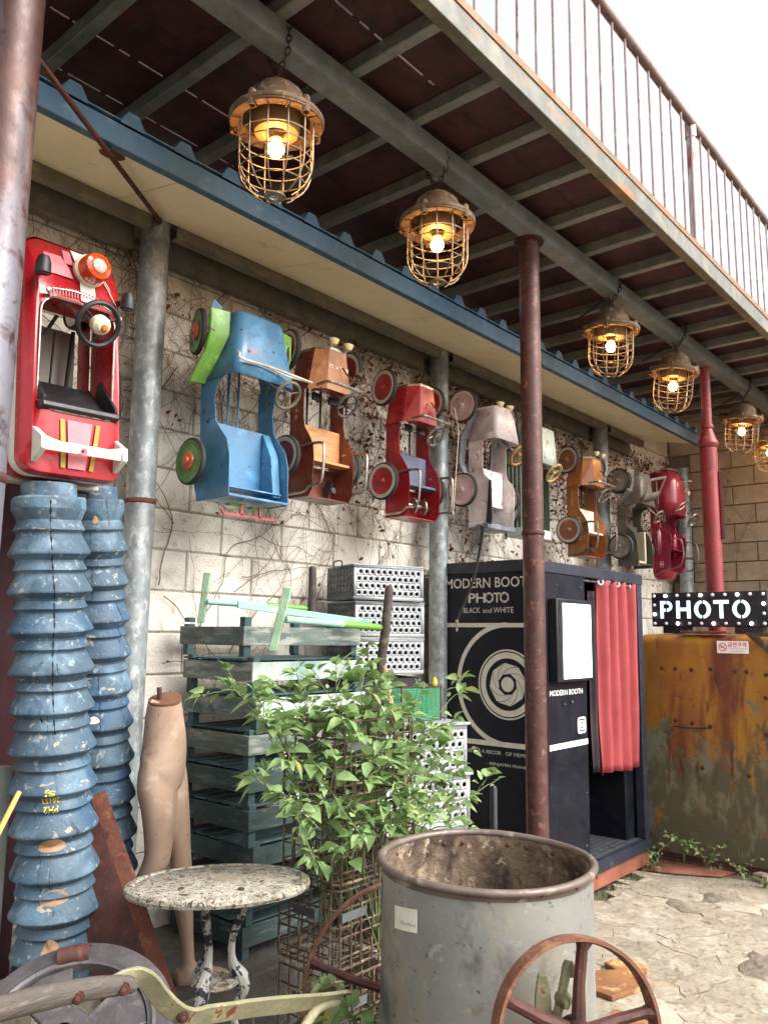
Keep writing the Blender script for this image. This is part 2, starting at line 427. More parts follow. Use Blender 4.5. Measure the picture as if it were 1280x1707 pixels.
back_root = thing('block_wall', 'bare tan concrete block wall behind the red pole at the end of the yard', 'wall', (8.85, 0, 0))
bb = MB(); bb.box((0.1, 1.2, 2.1), (0.18, 4.4, 4.2)); bb.build('mortar_backing', mortar_t, back_root)
fullb = MB(); fullb.box((0, 0, 0), (0.05, 0.432, 0.191), ch=0.006); fullb = fullb.mesh('block', tan_block, 30); lowb = MB()
zc = 0.0; i = 0
while zc < 4.1:
    y = 3.36-0.44+(0.0 if i % 2 else 0.22)
    while y > -0.9:
        if 1.6 <= zc < 4.0 and y > 1.2: link('block', fullb, back_root, (-0.01+rnd.uniform(-.003, .002), y, zc+0.1))
        else: lowb.box((-0.01, y, zc+0.1), (0.05, 0.432, 0.191))
        y -= 0.44
    zc += 0.2; i += 1
stuff(lowb.build('block_courses', tan_block, back_root))

# ------------------------------------------------------------------ dead climber on the walls
vine_m = mat('dead_vine_bark', (122, 100, 82), (92, 74, 60), 12, 0.9, 0, 0.1, 60)
dry_leaf = mat('dry_leaf', (132, 70, 50), (96, 54, 42), 6, 0.8, 0, 0.05, 60, layers=[((166, 112, 74), 4, 0.58, 0.7)], trans=0.2)
def vines(label, x0, x1, n_up, dense, leaves, seed, plane=lambda a, z: (a, 3.372, z), out=(0, -1, 0), zlo=1.0, zhi=3.48):
    rn = random.Random(seed); m = MB(); lf = MB(); o = Vector(out)
    def walk(a, z, ang, L, r, dep):
        pts = []; rad = []; k = int(L/0.035); st = 0.035; off = rn.uniform(0.006, 0.02)
        for q in range(k):
            p = Vector(plane(a, z))+o*(off+0.008*math.sin(q*0.5+ang)); pts.append(p); rad.append(max(0.0009, r*.85*(1-q/(k+1)*0.75)))
            ang += rn.uniform(-.3, .3); a += st*math.cos(ang); z += st*math.sin(ang)
            if z > zhi: ang = -abs(ang)*0.4
            if not (x0-0.1 < a < x1+0.1): break
            if dep < 2 and rn.random() < (0.16 if dep == 0 else 0.11) and q > 2:
                walk(a, z, ang+rn.choice((-1, 1))*rn.uniform(.4, 1.1), L*rn.uniform(.2, .5), r*0.6, dep+1)
            if rn.random() < 0.16:          # little dead spur
                s = p+Vector(plane(rn.uniform(-.03, .03), rn.uniform(-.03, .03)))-Vector(plane(0, 0))+o*rn.uniform(0, .02)
                m.tube([p, s], [0.0011, 0.0006], 3)
            if leaves and rn.random() < leaves*(0.35+0.65*max(0, (z-2.2)))*max(0.1, min(1, (a-2.0)/2.5) if out[1] else 0.3):
                leaf(p)
        if len(pts) > 2: m.tube(pts, rad, 4)
    def leaf(p):
        s = rn.uniform(.012, .028)
        M = Matrix.Translation(p+o*rn.uniform(.005, .035)) @ Euler((rn.uniform(-.6, .6), rn.uniform(-3, 3), rn.uniform(-.9, .9))).to_matrix().to_4x4()
        c = rn.uniform(.2, .6)*s
        lf.add([(0, 0, 0), (.42*s, -c, -.5*s), (.2*s, -c*.3, -1.2*s), (0, 0, -1.5*s), (-.25*s, -c*.5, -1.1*s), (-.4*s, -c, -.45*s)], [(0, 1, 2, 3), (0, 3, 4, 5)], M)
    for q in range(n_up):
        walk(rn.uniform(x0, x1), rn.uniform(zlo, 2.6), rn.uniform(-.6, 1.9), rn.uniform(.5, 1.6), rn.uniform(.0018, .0045), 0)
    for q in range(dense):
        walk(rn.uniform(x0, x1), rn.uniform(2.35, zhi), rn.uniform(-PI, PI), rn.uniform(.4, 1.1), rn.uniform(.0014, .0032), 0)
    if leaves:
        for q in range(int(leaves*300*(x1-x0))):
            a, z = rn.uniform(x0, x1), rn.uniform(2.5, zhi)
            for w_ in range(rn.randint(1, 5)): leaf(Vector(plane(a+rn.uniform(-.05, .05), z+rn.uniform(-.08, .05))))
    r = thing('climbing_vine', label, 'vine', plane((x0+x1)/2, zlo))
    a = stuff(m.build('stems', vine_m, r)); 
    L_ = [a]
    if lf.f: L_.append(stuff(lf.build('dry_leaves', dry_leaf, r, fix=False)))
    for q in L_: q.matrix_parent_inverse = Matrix.Translation(-Vector(r.location))
    return r
vines('bare leafless climber stems on the wall behind the red toy car', 1.1, 2.0, 6, 50, 0.0, 1)
vines('tangle of bare vine stems behind the blue and brown pedal cars', 2.12, 3.4, 20, 95, 0.06, 2)
vines('dead vine with red dry leaves behind the red pedal car', 3.4, 4.28, 14, 75, 0.2, 3)
vines('dead vine with brown leaves above the white pedal car', 4.4, 5.5, 8, 85, 0.4, 5, zlo=2.0)
vines('thick mat of dry red leaves on the wall above the orange pedal car', 5.5, 6.7, 4, 56, 0.5, 6, zlo=2.0)
vines('dry leafy vine between the two last galvanised columns', 6.75, 8.75, 6, 60, 0.35, 7, zlo=1.9)
vines('thin vine strands climbing the bare tan end wall', 2.55, 3.3, 7, 8, 0.0, 8, plane=lambda a, z: (8.80, a, z), out=(-1, 0, 0), zlo=2.2, zhi=3.9)

# ------------------------------------------------------------------ galvanised columns
def column(x, y, r, h, label, band_z, lean=0.0):
    t = thing('steel_column', label, 'column', (x, y, 0), (0, lean, 0), 'galvanised columns along the wall')
    m = MB(); m.lathe([(r, 0), (r, h)], 28); m.build('shaft', galv, t)
    if band_z:
        m = MB(); m.lathe([(r, -.012), (r+.005, -.008), (r+.007, 0), (r+.004, .009), (r, .012)], 28); m.build('weld_band', rust, t, (0, 0, band_z))
    m = MB(); m.lathe([(r+.001, -.004), (r+.03, -.004), (r+.03, .004), (r+.001, .004)], 4); m.build('top_plate', purlin_m, t, (0, 0, h-.006), (0, 0, PI/4))
column(2.06, 3.215, .066, 3.545, 'galvanised column with a rusty weld ring, nearest to the red toy car', 2.186)
column(4.33, 3.215, .064, 3.545, 'galvanised column behind the red pedal car beside the photo booth', None)
column(6.80, 3.215, .066, 3.54, 'galvanised column behind the orange pedal car', None)
column(8.74, 3.19, .07, 3.45, 'pale galvanised column at the end of the wall beyond the crimson car', 2.45)
# wall-side purlins between columns and the eave roof
ev = thing('eave_roof', 'narrow roof eave with blue ribbed edge and cream soffit under the deck', 'eave roof', (0, 2.6, 3.42))
for a, b in ((0.7, 1.99), (2.13, 4.262), (4.398, 6.73), (6.87, 7.62)):
    m = MB(); m.box(((a+b)/2, .545, .082), (b-a, .006, .062)); m.box(((a+b)/2, .57, .052), (b-a, .044, .005)); m.box(((a+b)/2, .57, .112), (b-a, .044, .005))
    m.box(((a+b)/2, .72, .06), (b-a, .06, .14))
    m.build('purlin', purlin_m, ev, bev=.001)
x = 0.9
while x < 7.6:
    w_ = min(.905, 7.62-x-.002); m = MB(); m.box((0, .27, .005), (w_, .545, .01)); m.build('soffit_panel', cream_panel, ev, (x+w_/2, .012, .0), (R(11.6), 0, 0)); x += 0.91
m = MB(); m.box((4.26, .006, .03), (6.72, .012, .09)); m.box((4.26, .02, -.014), (6.72, .036, .006)); m.build('fascia', blue_metal, ev)
m = MB(); pr = []
x = 0.93
top = []
while x < 7.6:      # trapezoidal roofing sheet end-on
    for dx, dz in ((0, .082), (.075, .082), (.105, .128), (.15, .128), (.18, .082)):
        if x+dx < 7.62: top.append((x+dx, dz))
    x += .2385
L0 = [(a, -.012, b) for a, b in top]; L1 = [(a, .78, b+.09) for a, b in top]; L2 = [(a, .78, b+.095) for a, b in top]; L3 = [(a, -.012, b+.006) for a, b in top]
m.loft([L0, L1, L2, L3, L0], closed=False)
m.build('roof_sheet', blue_metal, ev, sharp=20)
m = MB()
for a, b in zip(top[::5], top[1::5]): pass
for i in range(0, len(top)-4, 5):      # closing pieces under each rib
    a = top[i:i+5]; m.prism([(a[1][0], a[1][1]-.004), (a[2][0], a[2][1]), (a[3][0], a[3][1]), (a[4][0], a[4][1]-.004)], .004, T(0, -.008, 0) @ RX(PI/2))
m.build('rib_closer', blue_metal, ev)['kind'] = 'stuff'
m = MB(); m.disc(.05, 16); m.build('rust_stain', rust, ev, (1.53, .12, .018), (R(11.6), 0, 0))

# ------------------------------------------------------------------ deck overhead
dk = thing('walkway_deck', 'overhead steel walkway deck with joists and red brown plywood floor', 'deck', (0, 2.2, 3.81))
m = MB(); m.box((4.2, -.035, .05), (10.4, .09, .1), ch=.003); m.box((4.2, -.084, .05), (10.4, .004, .1)); m.build('main_beam', galv_deck, dk)
jm = MB(); jm.box((0, .28, .135), (.052, 1.66, .062), ch=.004); jm.box((-.02, .28, .165), (.012, 1.66, .01)); jm = jm.mesh('joist', galv_deck, 30)
k = 0
while 1.0+.42*k < 9.4: link('joist', jm, dk, (1.0+.42*k, 0, 0)); k += 1
m = MB(); m.box((4.2, -.546, .155), (10.4, .055, .125), ch=.003); m.build('edge_channel', deck_edge, dk)
m = MB(); m.box((4.2, -.5765, .221), (10.4, .006, .036)); m.build('edge_plate', edge_rust, dk)
rnd = random.Random(3)
edges = [-.51, -.2475, .0385, .622, .924, 1.17]
for a, b in zip(edges, edges[1:]):
    x = -1.0
    while x < 9.4:
        L = 2.44; g0 = .0055 if x < 2 else .002
        m = MB(); m.box((x+L/2, (a+b)/2, .176), (L-.003, b-a-2*g0, .018)); m.build('plywood_sheet', plywood, dk); x += L
# bridging bits added to break the light slits into dashes
m = MB()
for e in edges[1:-1]:
    x = .8
    while x < 9.4:
        L = rnd.uniform(.01, .05) if x < 2.6 else 1.0
        if x > 2.6 or rnd.random() < .8: m.box((x+L/2, e, .1735), (L, .0125 if x < 2.5 else .006, .010))
        x += L+(rnd.uniform(.02, .10) if x < 2.4 else .0)
stuff(m.build('slit_bridges', plywood, dk))

# railing on the deck edge
rl = thing('railing', 'rusty pipe railing with thin vertical bars along the deck edge', 'railing', (0, 1.67, 4.03))
rail_m = mat('weathered_rail', (158, 134, 126), (136, 116, 112), 6, 0.55, 0.3, 0.08, 60, layers=[((176, 168, 166), 5, 0.58, 0.7), ((110, 66, 52), 8, 0.62, 0.74)])
m = MB(); m.tube([(0.4, 0, .92), (9.6, 0, .92)], .030, 14); m.build('top_rail', rail_m, rl)
bmsh = MB(); bmsh.tube([(0, 0, -.02), (0, 0, .9)], .0068, 6); bmsh = bmsh.mesh('baluster', rail_m)
for k in range(-11, 42): link('baluster', bmsh, rl, (2.485+.1665*k, 0, 0), (rnd.uniform(-.004, .004), rnd.uniform(-.006, .006), 0))
pmsh = MB(); pmsh.lathe([(.030, -.06), (.030, .9)], 14); pmsh.lathe([(.036, .82), (.036, .93)], 14); pmsh = pmsh.mesh('rail_post', mat('peeling_post', (196, 194, 188), (170, 164, 156), 5, 0.55, 0.2, 0.1, 60, layers=[((150, 76, 54), 4, 0.5, 0.58, (1, 1, .4)), ((120, 100, 92), 8, 0.62, 0.72)]))
for x in (2.20, 5.02, 7.84): link('rail_post', pmsh, rl, (x, .012, 0))

# deck poles
def pole(x, y, r, h, m_, label, band=None, cap=False):
    t = thing('deck_pole', label, 'pole', (x, y, 0))
    m = MB(); m.lathe([(r, -.02), (r, h)], 32); m.build('shaft', m_, t)
    if band:
        m = MB(); m.lathe([(r, -.014), (r+.004, -.01), (r+.006, 0), (r+.003, .01), (r, .014)], 32); m.build('weld_band', rust_dark, t, (0, 0, band))
    if cap:
        m = MB(); m.lathe([(r+.001, -.012), (r+.028, -.012), (r+.028, 0), (r+.001, 0)], 32); m.build('cap_plate', rust_dark, t, (0, 0, h))
    return t
pole(.905, 2.2, .078, 3.81, dark_pole, 'thick near pole streaked white and rust brown beside the red toy car', 2.0)
pole(3.80, 2.195, .0565, 3.81, rust_pole, 'rusted red deck pole standing in front of the photo booth', 2.148, True)
t = thing('deck_pole', 'red painted stepped pole behind the lit bulb sign', 'pole', (6.60, 2.19, 0))
m = MB(); m.lathe([(.066, 0), (.066, 3.13)], 28); m.lathe([(.066, 3.20), (.038, 3.285)], 28); m.lathe([(.039, 3.28), (.039, 3.81)], 24); m.build('shaft', red_pole, t)
for z, r in ((3.17, .076), (3.31, .048)):
    m = MB(); m.lathe([(r-.014, -.035 if r > .06 else -.012), (r, -.012), (r+.002, 0), (r, .012), (r-.014, .035 if r > .06 else .012)], 28); m.build('collar', red_pole, t, (0, 0, z))
m = MB(); m.box((0, 0, 0), (.012, .085, .56), ch=.003); m.build('access_plate', red_pole, t, (.034, -.058, 2.66), (0, 0, R(-60)))
m = MB()
for s in (-1, 1): m.box((s*.042, 0, 0), (.008, .014, .54))
for s in (-1, 1): m.box((0, 0, s*.266), (.092, .014, .008))
m.build('plate_frame', rust_dark, t, (.039, -.067, 2.66), (0, 0, R(30)))
# rusty brace rod from the near pole to the first column
m = MB(); m.tube([(.95, 2.20, 3.29), (2.0, 3.10, 3.492)], .0105, 8); m.box((2.0, 3.11, 3.495), (.03, .02, .03))
tag(m.build('brace_rod', rust_dark), 'thin rusty diagonal rod from near pole to first galvanised column', 'brace rod')
# ------------------------------------------------------------------ text
def text_mesh(s, bold=0.0, font=None, sp=1.0):
    cu = bpy.data.curves.new('txt', 'FONT'); cu.body = s; cu.size = 1; cu.offset = bold; cu.resolution_u = 3
    cu.space_character = sp
    o = bpy.data.objects.new('txt', cu); COL.objects.link(o)
    dg = bpy.context.evaluated_depsgraph_get(); dg.update()
    me = bpy.data.meshes.new_from_object(o.evaluated_get(dg)); bpy.data.objects.remove(o); bpy.data.curves.remove(cu)
    V = np.array([v.co[:] for v in me.vertices]) if len(me.vertices) else np.zeros((1, 3))
    F = [tuple(p.vertices) for p in me.polygons]; bpy.data.meshes.remove(me)
    V[:, 0] -= V[:, 0].min(); V[:, 1] -= V[:, 1].min()
    return V, F
def text(s, W, H, M, m_, name, parent, bold=0.0, warp=None, align='left', sp=1.0):
    "flat lettering: W wide, H tall, lower left at the origin of M"
    V, F = text_mesh(s, bold, sp=sp)
    sx, sy = W/max(V[:, 0].max(), 1e-6), H/max(V[:, 1].max(), 1e-6)
    b = MB()
    vs = [(v[0]*sx-(W/2 if align == 'center' else 0), v[1]*sy, 0) for v in V]
    if warp: vs = [warp(*v[:2]) for v in vs]
    b.add(vs, F, M if not warp else None)
    return b.build(name, m_, parent, fix=False)
def ring_poly(mb, r0, r1, a0, a1, n, M):
    vs = []
    for i in range(n+1):
        a = a0+(a1-a0)*i/n; vs += [(r0*math.cos(a), r0*math.sin(a), 0), (r1*math.cos(a), r1*math.sin(a), 0)]
    mb.add(vs, [(2*i, 2*i+2, 2*i+3, 2*i+1) for i in range(n)], M)

# ------------------------------------------------------------------ photo booth
navy = mat('navy_laminate', (9, 10, 22), (12, 14, 26), 3, 0.55, 0, 0.02, 80, spec=.3, layers=[((20, 22, 34), 6, 0.58, 0.74), ((44, 46, 54), 26, .66, .72, (1, 1, .4), .75), ((34, 34, 38), 4, .66, .78, None, .8)])
navy_trim = mat('navy_trim', (38, 43, 56), (28, 32, 46), 8, 0.5, 0, 0.05, 80, layers=[((112, 118, 128), 10, 0.66, 0.76)])
print_m = mat('booth_print', (206, 202, 190), (190, 186, 174), 12, 0.6, 0, 0.0)
white_print = mat('white_print', (244, 244, 242), None, 5, 0.55, 0, 0.0)
bt = thing('photo_booth', 'navy photo booth with pale lettering, lit screen and open red curtain', 'photo booth', (4.34, 2.512, 0))
BX = 1.6; BY = .78   # local: x 0..1.6 along the wall, y 0..0.78 towards the wall
m = MB(); m.box((.011, BY/2, 1.09), (.022, BY, 1.82)); m.build('front_panel', navy, bt, bev=.002)
m = MB(); m.box((.345, .011, 1.09), (.644, .022, 1.82)); m.build('side_panel', navy, bt, bev=.002)
m = MB(); m.box((1.559, .03, 1.09), (.078, .06, 1.82)); m.build('corner_post', navy_trim, bt, bev=.002)
m = MB(); m.box((1.575, BY/2+.03, 1.09), (.04, BY-.065, 1.82)); m.build('end_panel', navy, bt)
m = MB(); m.box((BX/2, BY-.011, 1.09), (BX-.1, .018, 1.82)); m.build('rear_panel', navy, bt)
m = MB(); m.box((.68, BY/2+.01, 1.09), (.02, BY-.06, 1.82)); m.build('inner_partition', navy, bt)
m = MB(); m.box((BX/2, BY/2, 2.036), (BX+.012, BY+.012, .072)); m.build('roof_trim', navy_trim, bt, bev=.004)
# seat box and platform
m = MB(); m.box((1.46, .34, .425), (.15, .52, .49)); m.build('bench', navy, bt, bev=.004)
m = MB(); m.box((BX/2, BY/2-.004, .142), (BX+.008, BY+.012, .076)); m.build('platform', navy_trim, bt, bev=.003)
dp = mat('checker_plate', (150, 152, 154), (122, 124, 128), 9, 0.4, 0.6, 0.02)
m = MB(); m.box((1.1, BY/2, .1835), (.82, BY-.06, .004))
fp = m.build('floor_plate', mat('checker_plate_base', (88, 90, 94), (70, 72, 76), 9, 0.45, 0.5, 0.02), bt)
m = MB()
for i in range(20):
    for j in range(15):
        M = T(.72+i*.04+(j % 2)*.02, .05+j*.046, .1858) @ RZ(PI/4 if (i+j) % 2 else -PI/4)
        m.add([(-.015, 0, 0), (0, -.006, .0), (.015, 0, 0), (0, .006, 0), (0, 0, .002)], [(0, 1, 4), (1, 2, 4), (2, 3, 4), (3, 0, 4)], M)
stuff(m.build('tread_lugs', dp, bt))
m = MB(); m.box((BX/2, BY/2+.004, .052), (BX+.004, BY-.012, .102)); m.build('plinth', mat('plinth_rust', (150, 92, 68), (122, 72, 54), 5, 0.75, 0.1, 0.15, 60, layers=[((96, 60, 48), 7, 0.6, 0.74)]), bt, bev=.004)
# lit panel
m = MB(); S = [(.175, 1.328), (.662, 1.328), (.662, 1.84), (.175, 1.84)]
m.box((.419, -.03, 1.584), (.487, .06, .512)); 
fr = m.build('screen_frame', mat('screen_black', (24, 25, 30), (34, 35, 40), 6, 0.35, 0, 0.02), bt, bev=.006)
m = MB(); m.box((.436, -.0615, 1.58), (.372, .004, .464)); m.build('screen', glow('screen_glow', (250, 252, 255), .9), fr)
# curtain
rod_m = mat('curtain_rod', (186, 186, 190), None, 6, 0.3, 0.9, 0.0, 50)
m = MB(); m.tube([(.66, .035, 1.985), (1.53, .035, 1.985)], .011, 12); m.build('curtain_rod', rod_m, bt)
curt = mat('coral_red_curtain', (156, 62, 64), (144, 54, 57), 3, 0.75, 0, 0.05, 140, layers=[((162, 68, 70), 5, 0.62, 0.8)])
dark_lining = mat('dark_lining', (44, 28, 34), (34, 22, 28), 4, 0.8, 0, 0.05, 100)
def cloth(x0, x1, z0, z1, folds, amp, seed, m_, name, par, ybase=.03, solid=.002):
    rn = random.Random(seed); NX, NZ = folds*14, 26; ph = [rn.uniform(-.5, .5) for _ in range(folds+2)]
    b = MB(); vs = []
    for j in range(NZ+1):
        t = j/NZ; z = z1+(z0-z1)*t
        for i in range(NX+1):
            u = i/NX; f = u*folds
            spread = 1+.10*t
            xx = x0+(x1-x0)*(u+.012*math.sin(f*2.1+t*2))
            xx = x0+(xx-x0)*(1-.02*t)+.015*t
            s = math.sin(2*PI*f+.35*math.sin(t*3+f)+ph[int(f)]*.6)
            yy = ybase+amp*(1-.25*t)*math.copysign(abs(s)**.75, s)+.004*math.sin(f*9+t*11)*t
            vs.append((xx, yy, z+.012*math.sin(f*1.7)*t))
    b.add(vs, [(j*(NX+1)+i, j*(NX+1)+i+1, (j+1)*(NX+1)+i+1, (j+1)*(NX+1)+i) for j in range(NZ) for i in range(NX)])
    return b.build(name, m_, par, sharp=80, solid=solid)
cu = cloth(.90, 1.50, .69, 2.012, 4, .036, 4, curt, 'curtain', bt)
cloth(.845, .925, .70, 1.92, 1, .02, 6, dark_lining, 'curtain_lining', cu, .06)
gmm = MB(); gmm.lathe([(.013, -.003), (.013, .003), (.024, .003), (.024, -.003), (.013, -.003)], 16); gmm = gmm.mesh('grommet', rod_m)
for k in range(5): link('grommet', gmm, cu, (.94+.13*k, .012, 1.985), (PI/2, 0, R(38 if k % 2 else -38)))
# graphics on the front panel: local x -> -Y, local y -> Z
def FP(y, z, e=.0012): return frame((-e, y-2.512, z), (0, -1, 0), (0, 0, 1))
text('MODERN BOOTH', .665, .064, FP(3.163, 1.905), print_m, 'lettering', bt, .012)
text('PH', .128, .061, FP(2.984, 1.811), print_m, 'lettering', bt, .016)
text('T', .05, .061, FP(2.795, 1.811), print_m, 'lettering', bt, .016)
m = MB()
for cy in (2.828, 2.716):
    for k in range(6):
        M = FP(cy, 1.842) @ RZ(k*PI/3); q = []
        for i in range(6): q.append((.034*math.cos(i*R(52)/5), .034*math.sin(i*R(52)/5), 0))
        for i in range(5, -1, -1): q.append((.021*math.cos(i*R(48)/5+R(26)), .021*math.sin(i*R(48)/5+R(26)), 0))
        m.add(q, [tuple(range(12))], M)
m.build('aperture_letter', print_m, bt, fix=False)
text('BLACK', .127, .034, FP(3.022, 1.747), print_m, 'lettering', bt, .0)
text('and', .066, .030, FP(2.875, 1.747), print_m, 'lettering', bt, .0)
text('WHITE', .145, .034, FP(2.796, 1.747), print_m, 'lettering', bt, .0)
text('PHOTOGRAPH IS A RECOR', .40, .022, FP(3.150, .892), print_m, 'lettering', bt, .0)
text('OF MEMORY', .20, .022, FP(2.717, .892), print_m, 'lettering', bt, .0)
text('- BENJAMIN FRANKLIN', .335, .022, FP(2.852, .822), print_m, 'lettering', bt, .0)
m = MB()
for z0, z1 in ((1.658, 1.684), (.940, .970)): m.add([(0, z0, 0), (.78, z0, 0), (.78, z1, 0), (0, z1, 0)], [(0, 1, 2, 3)], FP(3.29, 0))
m.build('stripe', print_m, bt, fix=False)
LC = FP(2.699, 1.313, .0016); m = MB()
ring_poly(m, .345, .374, R(90), R(270), 48, LC); m.build('camera_outline', print_m, bt, fix=False)
m = MB(); ring_poly(m, .201, .211, 0, 2*PI, 64, LC); ring_poly(m, .157, .193, 0, 2*PI, 64, LC); ring_poly(m, 0.0001, .045, 0, 2*PI, 40, LC)
for k in range(8):
    M = LC @ RZ(k*PI/4+.2); o = [(.130*math.cos(a), .130*math.sin(a), 0) for a in [R(0+41.5*i/6) for i in range(7)]]
    def cut(a0, n=7): # curved blade edge from the outside in
        return [((.130-(.130-.066)*t)*math.cos(a0+R(64)*t**1.2), (.130-(.130-.066)*t)*math.sin(a0+R(64)*t**1.2), 0) for t in [i/n for i in range(n+1)]]
    e0, e1 = cut(0), cut(R(41.5))
    vs = e0+e1; n_ = len(e0); m.add(vs, [(i, i+1, n_+i+1, n_+i) for i in range(n_-1)], M)
m.build('lens_emblem', print_m, bt, fix=False)
def SP(x, z, e=.0012): return frame((x-4.34, -e, z), (1, 0, 0), (0, 0, 1))
text('MODERN BOOTH', .43, .033, SP(4.517, 1.244), white_print, 'lettering', bt, .004)
m = MB(); m.add([(0, .921, 0), (.5, .921, 0), (.5, .955, 0), (0, .955, 0)], [(0, 1, 2, 3)], SP(4.505, 0)); m.build('stripe', white_print, bt, fix=False)
# rounded camera glyph
def rrect(w_, h_, r, n=5):
    out = []
    for cx, cy, a in ((w_/2-r, h_/2-r, 0), (-w_/2+r, h_/2-r, PI/2), (-w_/2+r, -h_/2+r, PI), (w_/2-r, -h_/2+r, 3*PI/2)):
        out += [(cx+r*math.cos(a+PI/2*i/n), cy+r*math.sin(a+PI/2*i/n)) for i in range(n+1)]
    return out
m = MB(); M = SP(4.926, 1.045); m.add([(x, y, 0) for x, y in rrect(.112, .102, .022)], [tuple(range(24))], M); gl = m.build('camera_glyph', white_print, bt, fix=False)
m = MB(); M = SP(4.926, 1.045, .002); o_, i_ = rrect(.086, .078, .018), rrect(.068, .060, .012)
m.add([(x, y, 0) for x, y in o_+i_], [(i, (i+1) % 24, 24+(i+1) % 24, 24+i) for i in range(24)], M)
ring_poly(m, .0001, .022, 0, 2*PI, 24, SP(4.926, 1.045, .0024)); m.build('glyph_ring', navy, gl, fix=False)
m = MB(); ring_poly(m, .0001, .013, 0, 2*PI, 24, SP(4.926, 1.045, .003)); m.build('glyph_lens', white_print, gl, fix=False)
m = MB(); m.box((.35, -.006, 1.19), (.014, .01, .014)); m.box((.45, -.006, 1.20), (.014, .01, .014)); m.build('coin_slot', chrome, bt)
m = MB()
for x, z in ((.06, 1.93), (.30, 1.93), (.62, 1.93), (.06, .30), (.34, .24), (.62, .30), (.06, 1.26), (.64, .62)): m.lathe([(0, .0018), (.004, .0012), (.005, 0)], 8, T(x, 0, z) @ RX(PI/2))
for y, z in ((.05, .24), (.40, .24), (.72, .24), (.05, 1.96), (.40, 1.96), (.72, 1.96)): m.lathe([(0, .0018), (.004, .0012), (.005, 0)], 8, T(0, y, z) @ RY(-PI/2))
stuff(m.build('screws', chrome, bt, fix=False))
m = MB(); m.box((.345, -.0005, .60), (.64, .0015, .003)); m.build('panel_joint', black_p, bt)
m = MB(); m.box((1.603, .02, .995), (.006, .02, .03)); m.build('switch', white_print, bt)

# ------------------------------------------------------------------ rusty tank
tank_m = mat('rusted_yellow_steel', (158, 106, 36), (132, 84, 36), 2.6, 0.55, 0.1, 0.15, 55,
             layers=[((166, 124, 38), 1.2, 0.52, 0.64, (1, 1, .3)), ((104, 56, 32), 2.6, 0.53, 0.64, (1, 1, .16)), ((112, 110, 86), 1.3, 0.53, 0.57, (1, 1, .6), .7, (.35, .95)), ((88, 82, 60), 6, .55, .65, (1, 1, .5), .7, (.35, .9)), ((84, 46, 38), 6, 0.62, 0.70, (1, 1, .3)), ((138, 84, 36), 10, 0.65, 0.73), ((66, 40, 36), 18, .66, .72)])
tk = thing('steel_tank', 'tall rusted orange steel tank under the lit bulb sign', 'tank', (6.15, 2.62, 0))
m = MB(); N_ = [(-1.5, 0.03), (-1.5, 1.58)]
prof = [(0, 0.02), (0, 1.56)]+[(.07-.07*math.cos(a), 1.56+.07*math.sin(a)) for a in [R(15*i) for i in range(1, 7)]]+[(.5, 1.64), (.5, .02)]
m.loft([[(x_, -.002-i*.08, z_) for x_, z_ in prof] for i in range(21)], closed=True, cap0=True, cap1=True)
m.build('shell', tank_m, tk, sharp=50)
nub = MB(); nub.lathe([(.0, .006), (.008, .005), (.013, .002), (.016, 0)], 9); nub = nub.mesh('weld_nub', rust_dark)
for y, z in ((2.46, 1.38), (2.36, 1.38), (2.24, 1.375), (2.10, 1.385), (1.93, 1.375), (1.85, 1.375), (1.72, 1.36), (2.37, 1.0), (2.25, .99), (2.12, .975), (1.87, .66), (1.73, .64), (2.19, .68), (1.74, .95), (1.73, 1.2)):
    link('weld_nub', nub, tk, (-.001, y-2.62, z), (0, -PI/2, 0))
m = MB(); m.tube([(-.004, -.23, .96), (-.006, -.36, .955), (-.004, -.5, .965)], .004, 6); m.build('weld_seam', rust_dark, tk)
patch = mat('grey_green_patch', (124, 120, 94), (104, 98, 76), 6, 0.7, 0, 0.2, 50, layers=[((150, 98, 46), 4, 0.56, 0.68)])
# corner gusset with a triangular hole
m = MB(); q = [(0, 0), (-.32, 0), (-.32, -.36), (-.19, -.17), (-.03, -.03)]
hole = [(-.10, -.03), (-.26, -.03), (-.26, -.185)]
m.add([(0, a, b) for a, b in q+hole], [(0, 4, 5), (4, 3, 7), (4, 7, 5), (0, 5, 6, 1), (1, 6, 7, 2), (2, 7, 3)])
m.build('corner_gusset', tank_m, tk, (-.016, -.77, 1.652), solid=.012, fix=False)
m = MB(); m.box((.06, -.47, 1.652), (.1, .34, .02), ch=.004); m.build('top_flange', rust, tk)
m = MB(); m.box((-.035, -.75, .012), (.05, 1.5, .014)); m.box((-.012, -.75, .035), (.008, 1.5, .05)); m.build('base_angle', rust_dark, tk)
# no smoking sign
ns = thing('warning_sign', 'white no smoking sign with red Korean lettering on the rusty tank', 'sign', (6.146, 1.936, 1.546))
m = MB(); m.box((-.002, 0, 0), (.004, .218, .088)); m.build('plate', white_print, ns)
red_ink = mat('red_ink', (206, 44, 56), None, 5, .5, 0, 0); grey_ink = mat('grey_ink', (96, 92, 96), None, 5, .5, 0, 0)
def NS(y, z, e=.0046): return frame((-e, y, z), (0, -1, 0), (0, 0, 1))
m = MB(); ring_poly(m, .023, .029, 0, 2*PI, 32, NS(.068, 0)); m.add([(-.024, -.003, 0), (.024, -.003, 0), (.024, .003, 0), (-.024, .003, 0)], [(0, 1, 2, 3)], NS(.068, 0, .005) @ RZ(R(-45))); m.build('prohibition_ring', red_ink, ns, fix=False)
m = MB(); m.add([(-.018, -.003, 0), (.012, -.003, 0), (.012, .003, 0), (-.018, .003, 0)], [(0, 1, 2, 3)], NS(.068, 0, .0042)); m.add([(.012, .004, 0), (.016, .004, 0), (.012, .014, 0), (.008, .014, 0)], [(0, 1, 2, 3)], NS(.068, 0, .0042)); m.build('cigarette', grey_ink, ns, fix=False)
